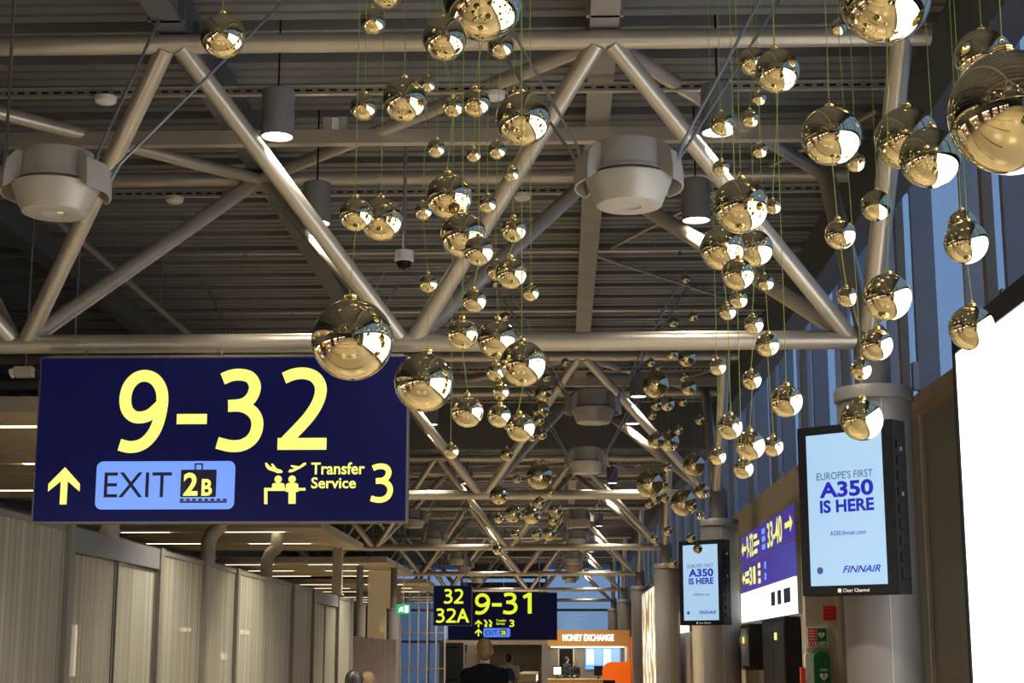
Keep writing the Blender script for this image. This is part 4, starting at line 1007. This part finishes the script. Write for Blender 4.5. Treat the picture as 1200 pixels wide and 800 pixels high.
# ================================================================ PEOPLE
def remeshed(mb, voxel, smooth, name, m_):
    me = mb.mesh(name, None); o = bpy.data.objects.new(name, me); col.objects.link(o)
    a = o.modifiers.new('r', 'REMESH'); a.mode = 'VOXEL'; a.voxel_size = voxel; a.use_smooth_shade = True
    if smooth:
        s_ = o.modifiers.new('s', 'SMOOTH'); s_.factor = 0.5; s_.iterations = smooth
    dg = bpy.context.evaluated_depsgraph_get()
    out = bpy.data.meshes.new_from_object(o.evaluated_get(dg))
    bpy.data.objects.remove(o); bpy.data.meshes.remove(me)
    out.name = name; out.materials.clear(); out.materials.append(m_)
    for p_ in out.polygons: p_.use_smooth = True
    return out
def person(loc, rz, h, label, top, hair, long_hair=False, arm=0.0, pack=False, collar=True, short=False):
    """a standing figure, built facing +Y; arm = elbow bend in radians"""
    t = thing('person', label, 'person', loc, rz)
    k = h/1.8
    V = lambda *p: tuple(q*k for q in p)
    sh, el, wr_ = [], [], []
    for s in (-1, 1):
        sh.append(V(s*0.165, 0, 1.45)); el.append(V(s*0.20, -0.02, 1.15))
        wr_.append(V(s*(0.21-0.05*arm), -0.02+0.25*math.sin(arm+0.15), 1.15-0.25*math.cos(arm+0.15)))
    def limbs(mb, g):
        for i in range(2):
            mb.tube(sh[i], el[i], (0.055+g)*k, 12, (0.045+g)*k).sphere(sh[i], (0.065+g)*k).sphere(el[i], (0.046+g)*k)
            mb.tube(el[i], wr_[i], (0.045+g)*k, 12, (0.032+g)*k)
    def torso(mb, g):
        mb.sphere(V(0, 0, 1.38), tuple((q+g)*k for q in (0.185, 0.11, 0.15)))
        mb.sphere(V(0, 0, 1.20), tuple((q+g)*k for q in (0.16, 0.105, 0.20)))
        mb.sphere(V(0, 0, 0.98), tuple((q+g)*k for q in (0.17, 0.115, 0.15)))
        mb.tube(V(-0.16, 0, 1.455), V(0.16, 0, 1.455), (0.055+g)*k, 12)
        mb.tube(V(0, -0.01, 1.50), V(0.12, -0.01, 1.47), (0.06+g)*k, 10, (0.05+g)*k).tube(V(0, -0.01, 1.50), V(-0.12, -0.01, 1.47), (0.06+g)*k, 10, (0.05+g)*k)
    def legs(mb, g):
        for s in (-1, 1):
            mb.tube(V(s*0.09, 0, 0.93), V(s*0.10, 0.01, 0.50), (0.085+g)*k, 14, (0.055+g)*k).tube(V(s*0.10, 0.01, 0.52), V(s*0.10, -0.01, 0.09), (0.057+g)*k, 14, (0.038+g)*k)
    b = MB(); torso(b, 0); limbs(b, 0); legs(b, 0)
    b.tube(V(0, -0.015, 1.46), V(0, 0.0, 1.60), 0.056*k, 14, 0.052*k)
    b.sphere(V(0, 0.005, 1.695), (0.074*k, 0.094*k, 0.108*k), 20, 14).sphere(V(0, 0.04, 1.635), (0.052*k, 0.058*k, 0.055*k))
    b.sphere(V(0, 0.102, 1.675), (0.014*k, 0.022*k, 0.024*k))
    for s in (-1, 1):
        b.sphere(V(s*0.077, 0.0, 1.685), (0.012*k, 0.022*k, 0.034*k))
        b.sphere(V(s*0.10, 0.06, 0.045), (0.045*k, 0.13*k, 0.045*k))
    for i, s in ((0, -1), (1, 1)):
        w = Vector(wr_[i]); d = (w-Vector(el[i])).normalized(); sd = Vector((0, 1, 0)) if abs(d.y) < 0.7 else Vector((0, 0, 1))
        sd = (sd - d*sd.dot(d)).normalized(); inn = d.cross(sd)
        c = w+d*0.055*k
        b.tube(w, c, 0.032*k, 10, 0.038*k); b.sphere(tuple(c), 0.036*k)
        for q, ln in ((-0.03, 0.062), (-0.01, 0.075), (0.01, 0.078), (0.03, 0.068)):
            p0 = c+sd*q*k+d*0.02*k; p1 = p0+d*ln*0.6*k; p2 = p1+d*ln*0.5*k+inn*(-s)*0.02*k
            b.tube(p0, p1, 0.0105*k, 8, 0.010*k).tube(p1, p2, 0.010*k, 8, 0.008*k)
        p0 = w+sd*0.03*k+d*0.02*k; p1 = p0+sd*0.03*k+d*0.04*k
        b.tube(p0, p1, 0.013*k, 8, 0.011*k).tube(p1, p1+d*0.03*k, 0.011*k, 8, 0.009*k)
    put('body', remeshed(b, 0.0085*k, 3, 'body', M['skin']), t)
    b = MB(); torso(b, 0.02)
    if short:
        for i in range(2): b.tube(sh[i], tuple(Vector(sh[i]).lerp(Vector(el[i]), 0.6)), 0.085*k, 12, 0.08*k).sphere(sh[i], 0.088*k)
    else: limbs(b, 0.015)
    b.tube(V(0, -0.012, 1.49), V(0, -0.005, 1.565 if collar else 1.52), 0.078*k, 16, 0.066*k)
    put('jacket', remeshed(b, 0.016*k, 4, 'jacket', top), t)
    b = MB(); legs(b, 0.022); b.sphere(V(0, 0, 0.93), (0.185*k, 0.13*k, 0.13*k))
    put('trousers', remeshed(b, 0.018*k, 3, 'trousers', M['denim']), t)
    for s in (-1, 1):
        b = MB(); b.sphere(V(s*0.10, 0.06, 0.05), (0.055*k, 0.145*k, 0.05*k)).tube(V(s*0.10, -0.01, 0.05), V(s*0.10, -0.01, 0.13), 0.055*k, 12)
        put('shoe', remeshed(b, 0.014*k, 2, 'shoe', M['shoe']), t)
    b = MB(); b.sphere(V(0, -0.012, 1.722), (0.083*k, 0.098*k, 0.095*k), 20, 14).sphere(V(0, -0.045, 1.68), (0.074*k, 0.066*k, 0.088*k))
    if long_hair:
        b.sphere(V(0, -0.05, 1.60), (0.088*k, 0.06*k, 0.13*k)).sphere(V(0, -0.06, 1.50), (0.085*k, 0.05*k, 0.10*k))
    hm = remeshed(b, 0.009*k, 2, 'hair', hair); put('hair', hm, t)
    b = MB()
    for s in (-1, 1): b.sphere(V(s*0.03, 0.083, 1.70), 0.012*k, 8, 6)
    b.build('eyes', M['black'], t)
    MB().sphere(V(0, 0.088, 1.632), (0.022*k, 0.01*k, 0.006*k), 10, 6).build('mouth', M['redor'], t)
    if pack:
        b = MB(); b.sphere(V(0, -0.21, 1.24), (0.16*k, 0.10*k, 0.25*k)).box(-0.13*k, 0.13*k, -0.28*k, -0.13*k, 1.02*k, 1.40*k)
        bp = put('backpack', remeshed(b, 0.016*k, 4, 'backpack', M['pack']), t)
        MB().box(-0.07*k, 0.07*k, -0.315*k, -0.29*k, 1.06*k, 1.2*k).build('pocket', M['cloth_white'], bp)
        MB().box(0.085*k, 0.12*k, -0.30*k, -0.26*k, 1.0*k, 1.2*k).build('strap', M['redor'], bp)
    return t
person((-0.75, 16.0, 0), 0.10, 1.79, 'person with short blond hair in a black jacket walking away under the 9-31 sign', M['cloth_black'], M['hair_blond'], arm=0.2)
person((-1.09, 34.0, 0), 0.0, 1.66, 'person in a white shirt with a dark blue backpack near the far doorway', M['cloth_white'], M['hair_dark'], pack=True, collar=False, short=True)
person((-1.53, 12.0, 0), 0.2, 1.525, 'person with dark hair, only the top of the head in view', M['cloth_navy'], M['hair_dark'], True)
person((-1.56, 13.1, 0), 0.0, 1.50, 'person with light brown hair partly hidden behind a dark haired head', M['cloth_beige'], M['hair_blond'], True)
person((0.22, 58.75, 0), -0.9, 1.54, 'person in a dark navy suit standing sideways behind the kiosk counter', M['cloth_navy'], M['hair_dark'], arm=0.9)
person((0.52, 57.98, 0), 2.6, 1.42, 'person in a dark suit and white shirt leaning at the kiosk keyboard', M['cloth_navy'], M['hair_dark'], arm=1.3)

BALLS = [   # x, y, z, radius, index of the ball it hangs from (-1: the roof)
    (-0.748, 6.547, 4.506, 0.0750, -1),
    (1.450, 6.660, 4.494, 0.2000, -1),
    (-0.361, 7.297, 4.782, 0.2000, -1),
    (-1.043, 8.478, 5.168, 0.0750, -1),
    (1.769, 7.817, 4.832, 0.0750, -1),
    (1.648, 8.850, 5.251, 0.0500, -1),
    (-1.478, 6.605, 4.331, 0.1000, -1),
    (-0.507, 6.764, 4.371, 0.1000, -1),
    (-0.329, 8.811, 5.143, 0.0750, -1),
    (1.889, 6.749, 4.248, 0.1250, -1),
    (1.040, 8.066, 4.746, 0.0750, -1),
    (0.992, 6.837, 4.228, 0.1000, -1),
    (-0.760, 8.842, 4.923, 0.0500, -1),
    (-0.219, 7.601, 4.409, 0.0300, -1),
    (1.066, 8.066, 4.540, 0.0407, 10),
    (-0.689, 6.812, 4.099, 0.1000, -1),
    (-0.394, 7.297, 4.257, 0.0699, 2),
    (-1.065, 8.302, 4.598, 0.0750, -1),
    (-0.466, 6.764, 4.048, 0.0477, 7),
    (1.456, 4.918, 3.354, 0.2000, -1),
    (-0.158, 6.951, 4.053, 0.1250, -1),
    (1.025, 8.125, 4.447, 0.0500, 10),
    (0.797, 7.397, 4.172, 0.0600, -1),
    (1.144, 6.407, 3.777, 0.1250, -1),
    (1.776, 7.817, 4.228, 0.1609, 4),
    (-0.648, 8.105, 4.291, 0.0500, -1),
    (-0.351, 8.811, 4.507, 0.0543, 8),
    (1.062, 8.066, 4.252, 0.0427, 14),
    (-0.403, 7.297, 3.996, 0.0368, 16),
    (1.817, 7.511, 4.026, 0.1500, -1),
    (1.516, 7.830, 4.107, 0.0500, -1),
    (0.787, 7.397, 3.948, 0.0411, 22),
    (-0.212, 6.951, 3.790, 0.0349, 20),
    (-0.480, 6.764, 3.633, 0.1018, 18),
    (-0.377, 8.170, 4.001, 0.0500, -1),
    (2.015, 9.792, 4.435, 0.1000, -1),
    (0.823, 6.949, 3.631, 0.1250, -1),
    (0.953, 6.837, 3.594, 0.0340, 11),
    (-0.777, 8.842, 4.156, 0.0541, 12),
    (-0.888, 6.732, 3.545, 0.0750, -1),
    (-0.812, 7.048, 3.609, 0.1000, -1),
    (2.090, 8.024, 3.828, 0.0750, -1),
    (-0.201, 6.951, 3.529, 0.0578, 32),
    (1.165, 6.407, 3.351, 0.0635, 23),
    (-0.412, 6.680, 3.434, 0.1000, -1),
    (1.873, 7.149, 3.505, 0.1000, -1),
    (0.781, 7.397, 3.549, 0.1059, 31),
    (1.027, 8.125, 3.734, 0.0984, 21),
    (-0.320, 6.198, 3.238, 0.0600, -1),
    (-0.352, 8.811, 3.792, 0.0583, 26),
    (-0.212, 6.951, 3.327, 0.0709, 42),
    (0.801, 6.949, 3.315, 0.0725, 36),
    (1.490, 18.213, 5.958, 0.0500, -1),
    (1.212, 9.124, 3.784, 0.0500, -1),
    (-0.743, 8.842, 3.727, 0.0561, 38),
    (-0.662, 16.138, 5.436, 0.0400, -1),
    (-0.133, 7.424, 3.344, 0.0400, -1),
    (1.182, 6.407, 3.087, 0.0420, 43),
    (1.376, 6.544, 3.115, 0.1000, 1),
    (0.956, 8.308, 3.501, 0.0500, -1),
    (-0.336, 6.198, 3.034, 0.0477, 48),
    (0.799, 7.397, 3.240, 0.0404, 46),
    (-0.570, 16.577, 5.174, 0.0500, -1),
    (1.429, 16.637, 5.174, 0.0500, -1),
    (1.548, 21.121, 6.054, 0.0750, -1),
    (1.011, 8.125, 3.328, 0.0509, 47),
    (1.876, 7.149, 3.104, 0.1028, 45),
    (-0.413, 6.680, 2.996, 0.0677, 44),
    (-0.351, 8.811, 3.395, 0.1109, 49),
    (-0.893, 6.732, 2.983, 0.1772, 39),
    (1.321, 6.544, 2.912, 0.0675, 58),
    (1.211, 9.124, 3.412, 0.0695, 53),
    (1.528, 21.121, 5.620, 0.0805, 64),
    (1.428, 17.515, 4.893, 0.1000, -1),
    (0.075, 18.359, 5.001, 0.0500, -1),
    (1.074, 18.389, 5.001, 0.0500, -1),
    (-0.156, 6.795, 2.886, 0.1000, -1),
    (0.929, 9.211, 3.299, 0.0500, -1),
    (1.159, 18.404, 4.937, 0.0300, -1),
    (1.696, 8.870, 3.218, 0.0600, 5),
    (-0.356, 8.811, 3.209, 0.0552, 68),
    (-0.151, 18.386, 4.829, 0.0500, -1),
    (1.385, 17.515, 4.671, 0.0475, 73),
    (0.993, 8.125, 3.036, 0.0506, 65),
    (-0.762, 8.842, 3.153, 0.1686, 54),
    (1.057, 17.287, 4.557, 0.1500, -1),
    (1.686, 20.510, 5.052, 0.1000, -1),
    (-0.327, 8.811, 3.092, 0.0479, 80),
    (-0.179, 18.110, 4.602, 0.0983, 81),
    (1.050, 7.312, 2.797, 0.0750, -1),
    (1.370, 17.515, 4.392, 0.0474, 82),
    (1.490, 21.750, 5.033, 0.1000, -1),
    (1.131, 18.404, 4.503, 0.0697, 78),
    (-0.217, 18.734, 4.499, 0.1015, -1),
    (-0.389, 6.680, 2.660, 0.0688, 67),
    (-0.336, 8.811, 2.957, 0.0668, 87),
    (1.014, 17.287, 4.207, 0.0467, 85),
    (1.691, 8.870, 2.933, 0.1169, 79),
    (-0.233, 18.386, 4.325, 0.0647, 88),
    (1.496, 16.851, 4.094, 0.0500, -1),
    (-0.604, 18.480, 4.280, 0.0600, -1),
    (0.795, 7.397, 2.690, 0.0598, 61),
    (-0.167, 6.795, 2.606, 0.0625, 76),
    (1.268, 16.865, 3.987, 0.0500, -1),
    (-0.204, 18.386, 4.155, 0.0596, 98),
    (-0.315, 18.514, 4.152, 0.0600, -1),
    (1.124, 18.404, 4.082, 0.0942, 92),
    (1.503, 21.750, 4.511, 0.1405, 91),
    (0.975, 8.125, 2.695, 0.0764, 83),
    (1.226, 9.124, 2.818, 0.0588, 71),
    (-0.563, 8.231, 2.684, 0.0400, -1),
    (-0.614, 18.480, 3.938, 0.0797, 100),
    (0.916, 9.211, 2.771, 0.0495, 77),
    (-0.195, 18.386, 3.825, 0.0396, 104),
    (1.512, 17.919, 3.735, 0.1250, -1),
    (-0.320, 21.441, 4.141, 0.0750, -1),
    (1.473, 21.750, 4.159, 0.0642, 107),
    (0.896, 7.775, 2.537, 0.0500, -1),
    (-0.230, 18.006, 3.625, 0.1500, -1),
    (-0.498, 18.604, 3.662, 0.0500, -1),
    (-0.225, 18.386, 3.617, 0.0889, 113),
    (0.971, 17.234, 3.453, 0.1477, 85),
    (1.211, 18.667, 3.603, 0.0600, -1),
    (1.965, 21.996, 3.855, 0.1000, -1),
    (-0.109, 18.647, 3.505, 0.0500, -1),
    (-0.806, 21.176, 3.724, 0.1250, -1),
    (1.228, 18.667, 3.443, 0.0549, 122),
    (1.056, 17.789, 3.359, 0.0761, -1),
    (-0.236, 18.386, 3.361, 0.0689, 120),
    (1.424, 18.385, 3.356, 0.1522, -1),
    (0.982, 17.496, 3.265, 0.0514, 121),
    (1.460, 17.650, 3.250, 0.0565, 114),
    (-0.047, 17.521, 3.196, 0.0750, -1),
    (-0.550, 18.682, 3.259, 0.1000, -1),
    (-0.375, 21.239, 3.468, 0.1250, -1),
    (1.934, 21.996, 3.515, 0.0645, 123),
    (-0.811, 21.176, 3.418, 0.0680, 125),
    (-0.081, 18.647, 3.185, 0.0598, 124),
    (1.152, 17.068, 2.935, 0.0500, -1),
    (-0.114, 17.568, 2.947, 0.0750, -1),
    (-0.520, 18.682, 3.020, 0.0549, 133),
    (-0.262, 18.386, 2.998, 0.0638, 128),
    (1.465, 17.919, 2.922, 0.0524, 131),
    (1.033, 17.527, 2.886, 0.0466, 127),
    (1.465, 17.114, 2.747, 0.0500, -1),
    (-0.827, 21.176, 3.002, 0.0677, 136),
    (1.196, 17.136, 2.596, 0.0500, -1),
]

# ================================================================ GOLD BALLS
ball_m = MB().sphere((0, 0, 0), 1.0, 56, 28).mesh('ball', M['gold'])
cap_m = MB().lathe([(0.17, -0.03), (0.17, 0.03), (0.155, 0.05), (0.165, 0.07), (0.15, 0.09), (0.16, 0.12), (0.14, 0.15), (0, 0.16)], (0, 0, 0.985), 16).mesh('cap', M['goldcap'])
ring_b = MB()
for k in range(8):
    a, b = PI*k/8, PI*(k+1)/8
    ring_b.tube((0.075*math.cos(a), 0, 1.14+0.12*math.sin(a)), (0.075*math.cos(b), 0, 1.14+0.12*math.sin(b)), 0.015, 6)
ring_m = ring_b.mesh('hanging_loop', M['goldcap'])
thr_m = MB().tube((0, 0, 0), (0, 0, 1), 1.0, 6).mesh('thread', M['thread'])
names = {0.07: 'tiny', 0.12: 'small', 0.17: 'medium', 0.26: 'large', 9: 'huge'}
def size_word(r):
    for k in sorted(names):
        if 2*r <= k: return names[k]
hung = {}
for i, q in enumerate(BALLS):
    if q[4] >= 0: hung[q[4]] = i
for i, (x, y, z, r, up) in enumerate(BALLS):
    sw = size_word(r)
    if y > 12: where = 'past the first roof truss'
    elif x > 1.35: where = 'along the glazed wall'
    elif x > 0.55: where = 'beside the pendant lamp'
    elif x < -1.2 and z > 4: where = 'above the 9-32 sign'
    elif 2*r > 0.26 and z < 3.1: where = 'in front of the 9-32 sign'
    else: where = 'in the central cluster'
    if up >= 0 and i in hung: rel = 'mid-string under a %s one' % size_word(BALLS[up][3])
    elif up >= 0: rel = 'ending a string under a %s one' % size_word(BALLS[up][3])
    elif i in hung: rel = 'topping a string'
    else: rel = 'alone on its thread'
    lb = '%s gold ball %s, %s' % (sw, rel, where)
    t = thing('gold_ball', lb, 'ornament', (x, y, z), 0, 'gold balls: ' + lb[:-len(where)-2] + ' ' + where)
    t.rotation_euler = (random.uniform(-0.10, 0.10), random.uniform(-0.10, 0.10), random.uniform(0, 6.28))
    put('ball', ball_m, t, scale=(r, r, r))
    cs = r*(1.0 if r > 0.09 else 1.25)
    c = put('cap', cap_m, t, scale=(cs, cs, cs), loc=(0, 0, r-cs)); put('hanging_loop', ring_m, c)
    # the thread hangs plumb although the ball is slightly tilted
    R = t.rotation_euler.to_matrix(); topv = R @ Vector((0, 0, r+0.24*cs))
    th = put('thread', thr_m, t, loc=(0, 0, r+0.24*cs))
    p0 = Vector((x, y, z)) + topv
    if up >= 0:
        u = BALLS[up]; p1 = Vector((u[0], u[1], u[2]-u[3]*0.98))
    else: p1 = Vector((x, y, 6.865))
    dv = p1-p0
    th.rotation_euler = (R.inverted() @ Vector((0, 0, 1)).rotation_difference(dv.normalized()).to_matrix()).to_euler()
    rad = 0.0018 if y < 12 else 0.0009
    th.scale = (rad, rad, dv.length)
